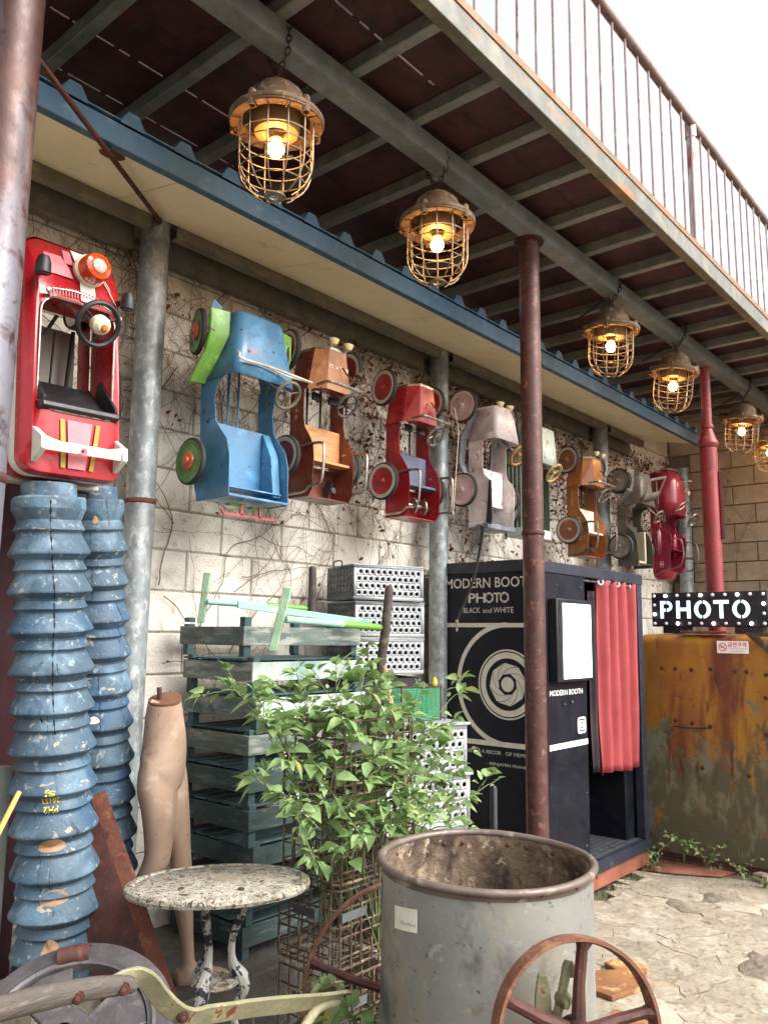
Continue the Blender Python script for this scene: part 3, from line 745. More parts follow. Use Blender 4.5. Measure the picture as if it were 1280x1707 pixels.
text('\uae08\uc5f0\uad6c\uc5ed', .128, .034, NS(.032, .002), red_ink, 'lettering', ns, .02)
text('\uc774 \uac74\ubb3c\uc740 \uae08\uc5f0\uad6c\uc5ed \uc785\ub2c8\ub2e4', .126, .009, NS(.030, -.013), grey_ink, 'lettering', ns, 0.0)
text('\ubcf4\uac74\ubcf5\uc9c0\ubd80', .085, .011, NS(.012, -.034), grey_ink, 'lettering', ns, 0.0)

# ------------------------------------------------------------------ bulb sign
sg = thing('bulb_sign', 'black marquee sign reading PHOTO with round bulbs round its edge', 'sign', (6.30, 2.155, 1.825))
m = MB(); m.box((.05, 0, 0), (.1, .862, .262)); m.build('box', mat('sign_black', (26, 26, 32), (34, 34, 40), 6, .5, 0, .03), sg, bev=.004)
for y in (.25, -.29):
    m = MB(); m.box((.06, 0, 0), (.1, .2, .05)); m.build('foot', black_p, sg, (0, y, -.156), bev=.003)
face = glow('letter_glow', (206, 232, 250), .62)
def SG(y, z, e=.0015): return frame((-e, y, z), (0, -1, 0), (0, 0, 1))
H_ = .135; y0 = .356; z0 = -.068
def rect(mb, y, x0, x1, a, b): mb.add([(x0, a, 0), (x1, a, 0), (x1, b, 0), (x0, b, 0)], [(0, 1, 2, 3)], SG(y, z0))
m = MB(); rect(m, .362, 0, .026, 0, H_); rect(m, .362, .026, .042, .052, .076); rect(m, .362, .026, .042, .111, H_)
for s0 in (0,):
    vs = []
    for i in range(13):
        a = R(-90+15*i); vs += [(.052+.044*math.cos(a), .0935+.0415*math.sin(a), 0), (.052+.022*math.cos(a), .0935+.0175*math.sin(a), 0)]
    m.add(vs, [(2*i, 2*i+2, 2*i+3, 2*i+1) for i in range(12)], SG(.362, z0))
m.build('letter', face, sg, fix=False)
m = MB(); rect(m, .236, 0, .028, 0, H_); rect(m, .236, .082, .110, 0, H_); rect(m, .236, .028, .082, .056, .082); m.build('letter', face, sg, fix=False)
for yc in (.036, -.246):
    m = MB()
    for a0, a1 in ((97, 263), (-83, 83)):
        vs = []
        for i in range(25):
            a = R(a0+(a1-a0)*i/24); vs += [(.063*math.cos(a), .0675+.0685*math.sin(a), 0), (.033*math.cos(a), .0675+.047*math.sin(a), 0)]
        m.add(vs, [(2*i, 2*i+2, 2*i+3, 2*i+1) for i in range(24)], SG(yc, z0))
    m.build('letter', face, sg, fix=False)
m = MB(); rect(m, -.047, 0, .112, .108, H_); rect(m, -.047, .042, .070, 0, .104); m.build('letter', face, sg, fix=False)
bl_on = glow('sign_bulb_lit', (255, 255, 255), 4); bl_off = mat('sign_bulb_unlit', (226, 228, 236), None, 5, .2, 0, 0)
bulb = MB(); bulb.lathe([(.0125*math.sin(R(a)), .0125*math.cos(R(a))*1.05+.009) for a in range(0, 150, 15)]+[(.008, 0)], 14)
bon, boff = bulb.mesh('bulb', bl_on), bulb.mesh('bulb', bl_off)
pts = [(.405-.09*i, .107) for i in range(10)]+[(.405-.09*i, -.107) for i in range(10)]+[(.405, .037), (.405, -.035), (-.405, .037), (-.405, -.035)]
on = {1, 4, 7, 12, 15, 18, 21, 22}
for i, (y, z) in enumerate(pts): link('bulb', bon if i in on else boff, sg, (-.001, y, z), (0, -PI/2, 0))
# ------------------------------------------------------------------ cage lamps
def ell_link(mb, c, ax_long, ax_side, L=.017, W=.0095, r=.0032):
    a, b = Vector(ax_long).normalized(), Vector(ax_side).normalized(); c = Vector(c)
    mb.tube([c+a*(L*math.cos(t))+b*(W*math.sin(t)) for t in [2*PI*i/12 for i in range(12)]], r, 5, closed=True)
def chain_run(par, pts, name='chain_link'):
    d = [Vector(p) for p in pts]; seg = []
    tot = sum((b-a).length for a, b in zip(d, d[1:])); n = max(2, round(tot/.027)); k = 0
    for i in range(n):
        s = (i+.5)/n*tot; 
        for a, b in zip(d, d[1:]):
            if s <= (b-a).length: break
            s -= (b-a).length
        t = (b-a).normalized(); side = t.orthogonal().normalized()
        if i % 2: side = t.cross(side)
        m = MB(); ell_link(m, a+t*s, t, side); m.build(name, chain_m, par)
lamp0 = None
def make_lamp():
    t = thing('cage_lamp', 'x', 'lamp', (0, 0, 0), (0, 0, 0), 'rusty cage lamps hanging from the deck beam')
    m = MB(); m.lathe([(.0, .150), (.035, .148), (.07, .138), (.098, .112), (.112, .075), (.118, .024), (.15, .02), (.176, .016), (.181, .008), (.181, -.002), (.178, -.006), (.178, -.012), (.174, -.015), (.134, -.010), (.128, .0), (.122, .03), (.085, .05), (.0, .055)], 40)
    d = m.build('dome', lamp_cast, t)
    m = MB()
    for i in range(8):
        a = i*PI/4+.3; m.box((.152*math.cos(a), .152*math.sin(a), -.016), (.034, .004, .008), None) if False else m.box((.152, 0, -.014), (.036, .004, .008), RZ(a))
    m.build('web', lamp_cast, d)['kind'] = 'stuff'
    lug = MB(); lug.lathe([(.0, .034), (.012, .034), (.0155, .028), (.0155, -.024), (.0165, -.030), (.012, -.030), (.009, -.018), (0, -.018)], 14); lug = lug.mesh('lug', lamp_cast)
    for i in range(5):
        a = i*2*PI/5+.9; link('lug', lug, t, (.166*math.cos(a), .166*math.sin(a), 0))
    m = MB(); m.lathe([(.062, .045), (.088, .03), (.09, -.03), (.083, -.046), (.05, -.05), (.034, -.038), (.03, .03)], 30); m.build('reflector', lamp_refl, t)
    m = MB(); m.lathe([(.0, -.03), (.027, -.03), (.027, -.07), (.02, -.074), (0, -.074)], 20); m.build('socket', lamp_cast, t)
    m = MB(); m.lathe([(.012, -.072)]+[(.031*math.sin(R(a)), -.108+.034*math.cos(R(a))) for a in range(25, 181, 15)], 20); m.build('bulb', bulb_glow, t)
    # cage
    cr = lambda z: .142 if z > -.17 else .142*math.sqrt(max(0, 1-((-.17-z)/.14)**2))
    m = MB(); N = 12
    for i in range(N):
        a = 2*PI*i/N+.1
        zs = [-.006, -.06, -.12, -.17, -.2, -.23, -.26, -.28, -.295]
        pts = [(min(.142, max(.034, cr(z)))*math.cos(a), min(.142, max(.034, cr(z)))*math.sin(a), z) for z in zs]
        m.tube(pts, .0031, 5)
    for z in (-.07, -.115, -.16, -.205, -.25):
        r = cr(z)-.004; m.tube(arc((0, 0, z), r, 0, 2*PI-2*PI/36, 35), .0029, 5, closed=True)
    m.build('cage', lamp_cage, t)
    m = MB(); m.lathe([(.02, -.302), (.04, -.300), (.041, -.296), (.02, -.296), (.02, -.302)], 24); m.build('cage_ring', lamp_cage, t)
    m = MB(); m.tube(arc((0, 0, .168), .018, 0, 2*PI*.96, 16, 'xz'), .005, 6, closed=True); m.build('eye_ring', chain_m, t)
    m = MB(); m.tube([(0, .11, .05), (0, .175, .055), (0, .19, .05)], [.022, .02, .024], 12); m.tube(spline([(0, .19, .05), (0, .24, .06), (0, .25, .12), (0, .17, .16), (0, .06, .22)], 5), .005, 6)
    m.build('cable_gland', chain_m, t)
    chain_run(t, [(0, 0, .19), (0, -.056, .275), (.004, -.056, .36), (.006, -.05, .388)])
    chain_run(t, [(0, 0, .19), (0, .056, .275), (.004, .054, .36)])
    return t
lab = ['largest rusty cage lamp, hanging above the blue pedal car', 'rusty cage lamp hanging left of the cap of the middle rusty pole', 'rusty cage lamp hanging just beyond the middle pole', 'rusty cage lamp hanging directly before the red stepped pole', 'rusty cage lamp hanging just past the red stepped pole', 'farthest rusty cage lamp, partly cut off by the picture edge']
for i, (x, z, rz, tx, ty) in enumerate(((1.885, 3.525, 0, .02, -.03), (2.905, 3.535, .5, -.02, .02), (4.79, 3.575, 1.0, .05, 0), (5.87, 3.575, .3, .11, .04), (7.465, 3.55, .75, .09, -.02), (8.27, 3.5, .2, -.05, 0))):
    if lamp0 is None: lamp0 = make_lamp(); o = lamp0
    else: o = copy_tree(lamp0)
    o.location = (x, 2.17, z); o.rotation_euler = (tx, ty, 0); o['label'] = lab[i]

# ------------------------------------------------------------------ pedal cars
# car space: l across the car (+x of the yard), f forward (up the wall), u out from the wall
def c(l, f, u): return (l, -u, f)
def side_panel(mb, l, poly, th=.004):
    mb.prism(poly, th, Matrix(((0, 0, 1, l), (0, -1, 0, 0), (1, 0, 0, 0), (0, 0, 0, 1))))
def wheel(par, l, f, u, r, disc, ring, tyre, w_=.028, tilt=(0, 0), side=-1):
    "wheel with axis across the car"
    if CAR: f = f*CAR[1]
    M = T(*c(l, f, u)) @ RZ(tilt[0]) @ RX(tilt[1]) @ RY(-PI/2 if side < 0 else PI/2)
    m = MB(); m.raw = True; m.lathe([(r*.86, -w_*.45), (r*.95, -w_/2), (r, -w_*.3), (r*1.01, 0), (r, w_*.3), (r*.95, w_/2), (r*.86, w_*.45)], 30, M); wo = m.build('wheel', tyre, par)
    if ring is not None:
        m = MB(); m.raw = True; m.lathe([(r*.72, w_*.42), (r*.74, w_*.5), (r*.9, w_*.52), (r*.905, w_*.4)], 30, M); m.build('rim_ring', ring, wo)
    m = MB(); m.raw = True; m.lathe([(r*.87, w_*.36), (r*.74, w_*.40), (r*.55, w_*.30), (r*.35, w_*.46), (r*.2, w_*.52), (r*.13, w_*.9), (r*.1, w_*1.0), (0, w_*1.05)], 30, M)
    m.lathe([(r*.87, -w_*.36), (r*.4, -w_*.36), (0, -w_*.4)], 24, M); m.build('hub_disc', disc, wo)
    return wo
def steering(par, l, f, u, r, mat_, tiltx=.7, spokes=4, hub=.22, base=None, tube=.0085, yaw_=0.0):
    "steering wheel, its column running to base"
    M = T(*c(l, f*(CAR[1] if CAR else 1), CU(u))) @ RZ(yaw_) @ RX(tiltx)
    m = MB(); m.raw = True; m.tube([(r*math.cos(2*PI*i/28), r*math.sin(2*PI*i/28), 0) for i in range(28)], tube, 7, closed=True, m=M); s = m.build('steering_wheel', mat_, par)
    m = MB(); m.raw = True
    for k in range(spokes):
        a = 2*PI*k/spokes+.5; m.tube([(.1*r*math.cos(a), .1*r*math.sin(a), -.012), (r*math.cos(a), r*math.sin(a), 0)], tube*.62, 5, m=M)
    m.lathe([(0, .012), (r*hub, .006), (r*hub, -.02), (0, -.022)], 14, M); m.build('spokes', mat_, s)
    if base is not None:
        m = MB(); m.raw = True; m.tube([M @ Vector((0, 0, -.02)), c(base[0], base[1]*(CAR[1] if CAR else 1), CU(base[2]))], .007, 6); m.build('steering_column', chrome, par)
    return s
def paint(name, c1, c2, chip=(96, 78, 66), rough=.38, wear=.66, coat=.15, scale=4):
    return mat(name, c1, c2, scale, rough, 0, 0.10, 9, layers=[(tuple(min(255, int(x*1.10+16)) for x in c1), 4, .54, .7), (tuple(int(x*.72+14) for x in c1), 2.2, .58, .72, (1, 1, .6), rough+.2), (chip, 12, wear-.01, wear+.03, None, .75), (tuple(int(x*.8+22) for x in c1), 30, .62, .68)], coat=coat)
tyre_m = rubber
grey_ring = mat('grey_white_ring', (196, 188, 176), (168, 158, 146), 8, .6, 0, .05, 60)
wood_ply = mat('varnished_seat_wood', (206, 150, 96), (188, 128, 78), 3, .5, 0, .05, 60, stretch=(.4, .4, 5), layers=[((160, 104, 62), 5, .58, .72, (1, 1, 6))])
head_cream = mat('cream_headlight', (226, 216, 170), (206, 196, 150), 6, .4, 0, .02)
FIRE = [(.02, .06), (.02, .27), (.06, .305), (.23, .315), (.30, .305), (.36, .26), (.41, .215), (.47, .20), (.63, .20), (.63, .06)]
def rail_tube(mb, pts, r=.0095): mb.tube(spline(pts, 6), r, 8)

def fire_truck(name, label, pos, col, disc, ring, seat, hood_col=None, inner=None, W=.165, text_=None, text_m=None, lamps=True, horn=False, reel=False, hook=True, group=None, steer_m=None, tail=True, wind=True, wheels_w=.225, reel_hose=False):
    t = thing(name, label, 'pedal car', pos, (0, 0, 0), 'pedal cars hung on the wall')
    for s in (-1, 1):
        m = MB(); side_panel(m, s*W-.002, FIRE); m.build('side_panel', col, t, bev=.0015)
    # hood with chamfered shoulders, narrowing to the nose
    def sec(f, hw, u1, u2, tw): return [c(-hw, f, .06), c(-hw, f, u1), c(-tw, f, u2), c(tw, f, u2), c(hw, f, u1), c(hw, f, .06)]
    def sec2(f, hw, u1, u2, tw): return [c(-hw, f, u1), c(-tw, f, u2), c(tw, f, u2), c(hw, f, u1)]
    A_, B_ = (.622, W+.004, .24, .345, W*.60), (.86, W*.70, .235, .325, W*.42)
    m = MB(); m.loft([sec2(*A_), sec2(*B_)], closed=False)
    h = m.build('hood', hood_col or col, t, sharp=0, solid=.003)
    for s in (-1, 1):
        m = MB(); m.add([c(s*(W+.004), .622, .06), c(s*(W+.004), .622, .24), c(s*W*.70, .86, .235), c(s*W*.70, .86, .06)], [(0, 1, 2, 3)]); m.build('hood_side', col, h, sharp=0, solid=.003, soff=0)
    m = MB(); m.loft([sec(.861, W*.70, .235, .325, W*.42), sec(.875, W*.70, .235, .325, W*.42)], closed=True, cap0=True, cap1=True); m.build('grille', chrome, h, sharp=0)
    m = MB(); m.loft([[c(-W, .625, .06), c(-W, .625, .27), c(-W*.62, .625, .36), c(W*.62, .625, .36), c(W, .625, .27), c(W, .625, .06)]], closed=True) if False else m.box((0, -.275, .628), (W*1.5, .09, .004)); m.build('dashboard', col, t)
    # seat, backrest, rear deck
    m = MB(); m.box((0, -.17, .33), (2*W-.012, .006, .20), RX(0)); m.box((0, -.15, .43), (2*W-.012, .04, .006)); st = m.build('seat', seat, t, bev=.001)
    m = MB(); m.box((0, -.225, .225), (2*W-.01, .11, .016)); m.build('backrest', seat, t, bev=.002)
    m = MB(); m.box((0, -.09, .12), (2*W-.012, .006, .19)); m.box((0, -.16, .022), (2*W-.012, .2, .005)); m.build('rear_deck', inner or col, t)
    # chassis bars and pedals
    m = MB()
    for s in (-1, 1): m.tube([c(s*.05, .40, .09), c(s*.05, .80, .09)], .008, 6)
    m.tube([c(-.2, .235, .11), c(.2, .235, .11)], .008, 8); m.tube([c(-.2, .835, .11), c(.2, .835, .11)], .008, 8); m.build('chassis', black_p, t)
    for s in (-1, 1):
        m = MB(); m.box(c(s*.06, .60, .20), (.06, .02, .045)); m.build('pedal', black_p, t, bev=.003)
    if wheels_w:
        for s in (-1, 1):
            for f in (.235, .835): wheel(t, s*wheels_w, f, .11, .110, disc, ring, tyre_m, side=-1, tilt=(0, 0) if f < .5 or s > 0 else (-.18, .0))
    if wind:
        m = MB(); rail_tube(m, [c(-W, .628, .33), c(-W*.98, .632, .42), c(-W*.7, .63, .455), c(W*.7, .625, .455), c(W*.98, .63, .42), c(W, .628, .33)]); m.build('windshield_frame', chrome, t)
    steering(t, .035, .545, .385, .062, steer_m or chrome, 2.25, 4, .24, (.02, .68, .22))
    if tail:
        for s in (-1, 1):
            m = MB(); rail_tube(m, [c(s*W, .30, .20), c(s*(W+.012), .30, .28), c(s*(W+.012), .295, .40), c(s*(W+.012), .26, .43), c(s*(W+.012), .12, .42), c(s*(W+.012), .075, .39), c(s*(W+.012), .07, .30), c(s*(W+.01), .045, .24), c(s*(W+.01), .04, .08)], .0085); m.build('grab_rail', chrome, t)
    if lamps:
        for s in (-1, 1):
            m = MB(); M = T(*c(s*.055, .905, .36)); m.lathe([(0, -.03), (.018, -.025), (.031, 0), (.031, .006), (.0, .012)], 18, M @ RX(0)); m.tube([c(s*.055, .87, .33), c(s*.055, .89, .355)], .006, 6); m.build('headlight', head_cream, t)
    if hook:
        m = MB(); rail_tube(m, [c(.02, .765, .35), c(.02, .70, .42), c(.06, .67, .455), c(.1, .69, .46), c(.115, .74, .45), c(.12, .79, .44)], .005)
        m.build('bell_hook', rust_dark, t)
        m = MB(); m.lathe([(.004, .02), (.012, .014), (.02, -.01), (.028, -.022)], 14, T(*c(.10, .735, .42)) @ RY(.5)); m.build('bell', chrome, t)
    if reel:
        b = MB(); rail_tube(b, [c(-W*.85, .10, .20), c(0, .10, .23), c(W*.9, .10, .2)], .014)
        for l in (-.03, .06): b.lathe([(.02, -.006), (.05, -.006), (.055, 0), (.05, .006), (.02, .006)], 20, T(*c(l, .10, .22)) @ RY(PI/2))
        b.build('hose_reel', chrome, t)
    else:
        b = MB()
        for s in (-.5, .5): b.prism([(0, 0), (.07, 0), (.12, .055), (.09, .10), (0, .05)], .004, Matrix(((0, 0, 1, s*W), (0, -1, 0, -.10), (1, 0, 0, .04), (0, 0, 0, 1))))
        b.lathe([(.0, .004), (.016, .004), (.018, 0), (0, -.004)], 12, T(*c(W*.62, .09, .19)) @ RX(PI/2)); b.build('reel_bracket', iron_grey, t)
    # rivets along the hood edge
    b = MB()
    for i in range(8): b.lathe([(.0, .002), (.003, .001), (.0035, 0)], 6, T(-W*(1-.30*i/7)-.0045, -.215, .63+.22*i/7) @ RY(-PI/2))
    stuff(b.build('rivets', chrome, h, fix=False))
    b = MB(); b.raw = False
    for f, u in ((.05, .09), (.05, .24), (.28, .27), (.34, .12), (.55, .10), (.60, .15)): b.lathe([(.0, .003), (.004, .002), (.005, 0)], 7, T(*c(-W-.002, f, u)) @ RY(-PI/2))
    stuff(b.build('bolts', iron_grey, t, fix=False))
    b = MB(); b.box((-W-.0025, -.13, .612), (.001, .15, .003)); b.box((-W-.0025, -.085, .32), (.001, .004, .58)); b.build('seam', black_p, t)
    if text_:
        text(text_, .135, .024, frame(c(-W-.0035, .585, .115), (0, 0, -1), (0, -1, 0)), text_m, 'lettering', t, .01)
    return t
Z0 = 2.26
CAR[:] = [.72, .935]
brown = paint('brown_car_paint', (118, 56, 38), (100, 44, 32)); tan_hood = paint('tan_hood_paint', (178, 122, 82), (162, 108, 70))
maroon_disc = paint('maroon_disc', (112, 46, 42), (94, 36, 36))
cream_ink = mat('cream_lettering', (232, 216, 190), None, 5, .6, 0, 0)
WHY = 3.115
t2 = fire_truck('pedal_car', 'brown fire truck pedal car with tan hood and cream lettering', (2.965, WHY, Z0+.01), brown, maroon_disc, grey_ring, wood_ply, tan_hood, W=.148, text_='B. L. F. D.', text_m=cream_ink, steer_m=iron_grey)
text('B. L. F. D.', .15, .026, frame(c(.075, .772, .3355), (-1, 0, 0), (0, .06, -1)), cream_ink, 'lettering', t2, .01)
red3 = paint('red_car_paint', (154, 26, 34), (134, 20, 30)); red_disc = paint('red_disc', (156, 30, 40), (136, 24, 34))
blue_seat = mat('blue_grey_seat', (96, 104, 128), (80, 88, 110), 4, .6, 0, .05)
t3 = fire_truck('pedal_car', 'red fire truck pedal car with steel grab rails in front of a column', (3.735, WHY, Z0), red3, red_disc, grey_ring, blue_seat, W=.145, lamps=False, reel=True)
orange = paint('orange_brown_paint', (158, 100, 52), (142, 86, 42)); orange_in = paint('orange_inner', (150, 74, 38), (132, 62, 32)); cop_disc = paint('copper_disc', (152, 96, 68), (134, 80, 56))
t6 = fire_truck('pedal_car', 'orange brown fire truck pedal car with two cream headlights', (5.98, WHY, Z0-.045), orange, cop_disc, grey_ring, mat('pale_board', (214, 204, 186), None, 5, .6, 0, .04), W=.155, text_='FIRE DEPT', text_m=mat('tan_ink', (206, 156, 100), None, 5, .6, 0, 0), inner=orange_in)
for (a, b) in ((.315, .325),):
    m = MB(); M = frame(c(-.1595, .25, .20), (0, 0, -1), (0, -1, 0)); o_, i_ = rrect(.19, .05, .012), rrect(.18, .04, .009)
    m.add([(x, y, 0) for x, y in o_+i_], [(i, (i+1) % 24, 24+(i+1) % 24, 24+i) for i in range(24)], M)
    for k in range(9): m.box((-.07+.0175*k, 0, 0), (.009, .02 if k % 3 else .028, .0006), M)
    m.build('emblem', cream_ink, t6, fix=False)

# white / pale pink car
pink = paint('pale_pink_paint', (218, 208, 206), (204, 193, 191), (120, 96, 90)); pink_disc = paint('pink_disc', (204, 180, 178), (188, 160, 160)); greyf = paint('grey_fender', (112, 112, 120), (92, 92, 100))
t = thing('pedal_car', 'pale pink pedal car with grey running boards left of the middle pole', 'pedal car', (4.585, WHY, Z0+.045), (0, 0, 0), 'pedal cars hung on the wall')
W = .145
P4 = [(.0, .07), (.02, .30), (.30, .315), (.345, .29), (.38, .245), (.43, .225), (.62, .225), (.63, .28), (.63, .07)]
for s in (-1, 1):
    m = MB(); side_panel(m, s*W-.002, P4); m.build('side_panel', pink, t, bev=.0015)
def rsec(f, hw, u0, u1, r, n=5):
    out = [c(-hw, f, u0)]
    for i in range(n+1): a = PI-PI/2*i/n; out.append(c(-hw+r+r*math.cos(a), f, u1-r+r*math.sin(a)))
    for i in range(n+1): a = PI/2-PI/2*i/n; out.append(c(hw-r+r*math.cos(a), f, u1-r+r*math.sin(a)))
    out.append(c(hw, f, u0)); return out
m = MB(); m.loft([rsec(.63, W+.004, .07, .39, .05), rsec(.80, W*.86, .07, .37, .05), rsec(.87, W*.72, .08, .35, .05)], closed=False); m.build('hood', pink, t, solid=.003)
m = MB(); m.loft([rsec(.87, W*.72, .08, .35, .05), rsec(.885, W*.7, .09, .34, .05)], cap1=True); m.build('grille', pink, t)
m = MB(); m.box((0, -.19, .30), (2*W-.012, .006, .26)); m.box((0, -.17, .43), (2*W-.012, .05, .006)); m.build('seat', pink, t)
m = MB(); m.box((0, -.15, .0), (2*W+.01, .17, .012)); m.box((0, -.27, .012), (2*W+.05, .06, .035)); m.build('rear_bumper', greyf, t, bev=.004)
m = MB(); side_panel(m, -W-.018, [(.02, .265), (.02, .33), (.06, .335), (.33, .325), (.335, .305), (.06, .275)], .014); m.build('bumper_arm', rubber, t, bev=.003)
for s in (-1, 1):
    m = MB(); pth = [(.95, .17), (.84, .165), (.72, .10), (.66, .055), (.47, .045), (.33, .13), (.20, .145)]
    q = []
    m.loft([[c(s*(W+.01), f, u), c(s*(W+.055), f, u-.012), c(s*(W+.055), f, u-.03), c(s*(W+.01), f, u-.018)] for f, u in pth], cap0=True, cap1=True); m.build('running_board', greyf, t, sharp=40, bev=.003)
    for f in (.26, .865): wheel(t, s*.26, f, .10, .112, pink_disc, pink_disc, tyre_m, side=-1)
m = MB(); m.tube([c(-.24, .26, .1), c(.24, .26, .1)], .008, 8); m.tube([c(-.24, .865, .1), c(.24, .865, .1)], .008, 8); m.build('axle', black_p, t)
for s in (-1, 1):
    m = MB(); m.lathe([(0, -.03), (.02, -.02), (.034, 0), (.034, .008), (0, .016)], 18, T(*c(s*.06, .90, .345))); m.build('headlight', head_cream, t)
steering(t, .10, .545, .41, .075, mat('tan_wheel', (176, 130, 70), (150, 104, 54), 6, .5, 0, .04), 2.25, 3, .2, (.05, .66, .26))
m = MB()
for q in ((.60, .56), (.50, .46)): m.box(c(-W-.002, sum(q)/2, .14+.05*(q[0] < .55)), (.004, .012, .09))
m.build('door_crease', pink, t, bev=.001)

CAR[:] = [.76, .99]
# blue jeep-like car
blue = paint('bright_blue_paint', (70, 124, 160), (58, 108, 144), (40, 56, 72)); lime = paint('lime_green_paint', (118, 170, 70), (102, 152, 58)); green_disc = paint('green_disc', (74, 124, 44), (58, 102, 36)); orange_hub = paint('orange_hub', (186, 84, 42), (160, 66, 36))
t = thing('pedal_car', 'bright blue pedal car with lime green fenders and green wheels', 'pedal car', (2.415, WHY, Z0-.095), (0, 0, 0), 'pedal cars hung on the wall'); W = .175
P1 = [(.03, .08), (.03, .36), (.045, .385), (.23, .375), (.30, .345), (.365, .27), (.40, .235), (.50, .215), (.57, .235), (.60, .29), (.615, .33), (.63, .07), (.30, .09), (.12, .05)]
for s in (-1, 1):
    m = MB(); side_panel(m, s*W-.002, P1); m.build('side_panel', blue, t, bev=.0015)
m = MB(); m.loft([rsec(.60, W+.008, .10, .42, .045), rsec(.66, W+.004, .08, .415, .05), rsec(.74, W*.94, .07, .40, .055), rsec(.905, W*.80, .07, .37, .055), rsec(.92, W*.78, .07, .36, .05)], closed=False); m.build('hood', blue, t, solid=.003)
m = MB(); m.loft([rsec(.9, W*.74, .12, .34, .045), rsec(.905, W*.72, .12, .33, .045)], cap1=True); m.build('grille', orange_hub, t)
# seat pan: floor, raised back and sides seen from above
m = MB(); m.box((0, -.20, .245), (2*W-.03, .006, .30)); m.box((-.0, -.27, .085), (2*W-.03, .15, .006)); m.build('seat', blue, t)
m = MB(); m.prism([(.07, .20), (.07, .33), (.27, .30), (.395, .21)], .05, Matrix(((0, 0, 1, W-.058), (0, -1, 0, 0), (1, 0, 0, 0), (0, 0, 0, 1)))); m.build('side_box', blue, t, bev=.004)
m = MB(); m.box((0, -.245, .04), (2*W+.006, .29, .012), ch=.003); m.build('tail_panel', blue, t)
for s in (-1, 1):
    m = MB(); q = [(.915, .30), (.80, .30), (.72, .265), (.60, .13), (.585, .12)]
    m.loft([[c(s*(W-.02 if i < 2 else W), f, u), c(s*(W+.075), f, u-.03), c(s*(W+.075), f, u-.055), c(s*(W-.02 if i < 2 else W), f, u-.025)] for i, (f, u) in enumerate(q)], cap0=True, cap1=True); m.build('fender', lime, t, sharp=30, bev=.005)
    for f, u in ((.815, .13), (.20, .12)):
        wo = wheel(t, s*(W+.075), f, u, .108, green_disc, green_disc, tyre_m, side=-1, w_=.024, tilt=(-.35 if f > .5 else -.05, 0))
        m = MB(); m.raw = True; f0_ = f; f = f*CAR[1]; m.lathe([(.043, 0), (.04, .008), (.02, .012), (.018, .02), (0, .022)], 18, T(*c(s*(W+.075)-.013, f, u)) @ RZ(-.35 if f > .5 else -.05) @ RY(-PI/2)); m.build('hub_cap', orange_hub, wo)
m = MB(); m.tube([c(-.25, .815, .13), c(.25, .815, .13)], .008, 8); m.tube([c(-.24, .20, .12), c(.24, .20, .12)], .008, 8)
for l in (-.03, .03): m.tube([c(l, .35, .1), c(l, .80, .1)], .007, 6)
m.build('axle', blue, t)
m = MB(); wf = mat('worn_white_frame', (206, 198, 182), (164, 150, 132), 9, .6, .1, .05)
rail_tube(m, [c(-W+.005, .70, .405), c(-W+.0, .685, .43), c(-W+.01, .66, .445), c(0, .655, .47), c(W+.03, .625, .535)], .006)
rail_tube(m, [c(W+.03, .625, .535), c(W*.6, .645, .45), c(-W*.2, .665, .435), c(-W+.01, .66, .445)], .005)
m.build('windshield_frame', wf, t)
steering(t, .115, .555, .44, .066, mat('olive_wheel', (128, 120, 104), (104, 98, 84), 8, .5, .3, .05), 2.2, 3, .26, (.02, .66, .30))
m = MB(); rb = paint('red_bumper', (158, 52, 50), (132, 42, 42)); m.box(c(0, -.035, .30), (.30, .012, .012)); 
for l in (-.05, .06): m.box(c(l, -.01, .30), (.012, .012, .05))
for s in (-1, 1): m.tube([c(s*.15, -.035, .30), c(s*.165, -.02, .30)], .007, 6)
m.build('rear_bumper', rb, t)
m = MB(); m.box(c(-.06, .015, .26), (.09, .05, .012)); m.box(c(.07, .012, .26), (.09, .05, .012)); m.build('tail_flap', lime, t, bev=.003)
m = MB(); m.prism([(-W-.05, .90), (-W+.03, .905), (-W+.03, .96), (-W-.02, .985)], .004, Matrix(((1, 0, 0, 0), (0, 0, 1, -.2), (0, 1, 0, 0), (0, 0, 0, 1)))); m.build('front_flap', blue, t)

CAR[:] = [.72, .935]
# green car half hidden by the pole
gpale = paint('pale_green_paint', (196, 206, 192), (180, 192, 178)); gdark = paint('dark_green_paint', (78, 96, 80), (62, 80, 66))
t = thing('pedal_car', 'pale and dark green pedal car half hidden by the middle pole', 'pedal car', (5.06, WHY, Z0), (0, 0, 0), 'pedal cars hung on the wall'); W = .17
P5 = [(.04, .06), (.04, .30), (.60, .30), (.60, .06)]
for s in (-1, 1):
    m = MB(); side_panel(m, s*W-.002, P5); m.build('side_panel', gdark, t, bev=.002)
m = MB(); m.loft([rsec(.60, W+.004, .06, .40, .02), rsec(.88, W*.95, .06, .38, .02)], closed=False); m.build('hood', gpale, t, solid=.003)
m = MB(); m.loft([rsec(.88, W*.95, .06, .38, .02), rsec(.89, W*.93, .06, .37, .02)], cap1=True); m.build('grille', gpale, t)
m = MB(); m.box((0, -.12, .30), (2*W-.01, .006, .5)); m.build('seat', gdark, t)
m = MB(); m.box((0, -.20, .07), (2*W+.01, .22, .07), ch=.006); m.build('tail_panel', gpale, t)
m = MB()
for k in range(4): m.box((-W-.004, -.12-.045*k, .33), (.004, .006, .48))
m.build('side_stripe', gpale, t)
steering(t, .085, .54, .42, .07, mat('cream_wheel', (196, 168, 108), (170, 138, 82), 6, .5, 0, .04), 2.25, 3, .2, (.05, .64, .25))
for s in (-1, 1):
    for f in (.22, .80): wheel(t, s*(W+.03), f, .1, .105, gpale, gpale, tyre_m, side=-1)

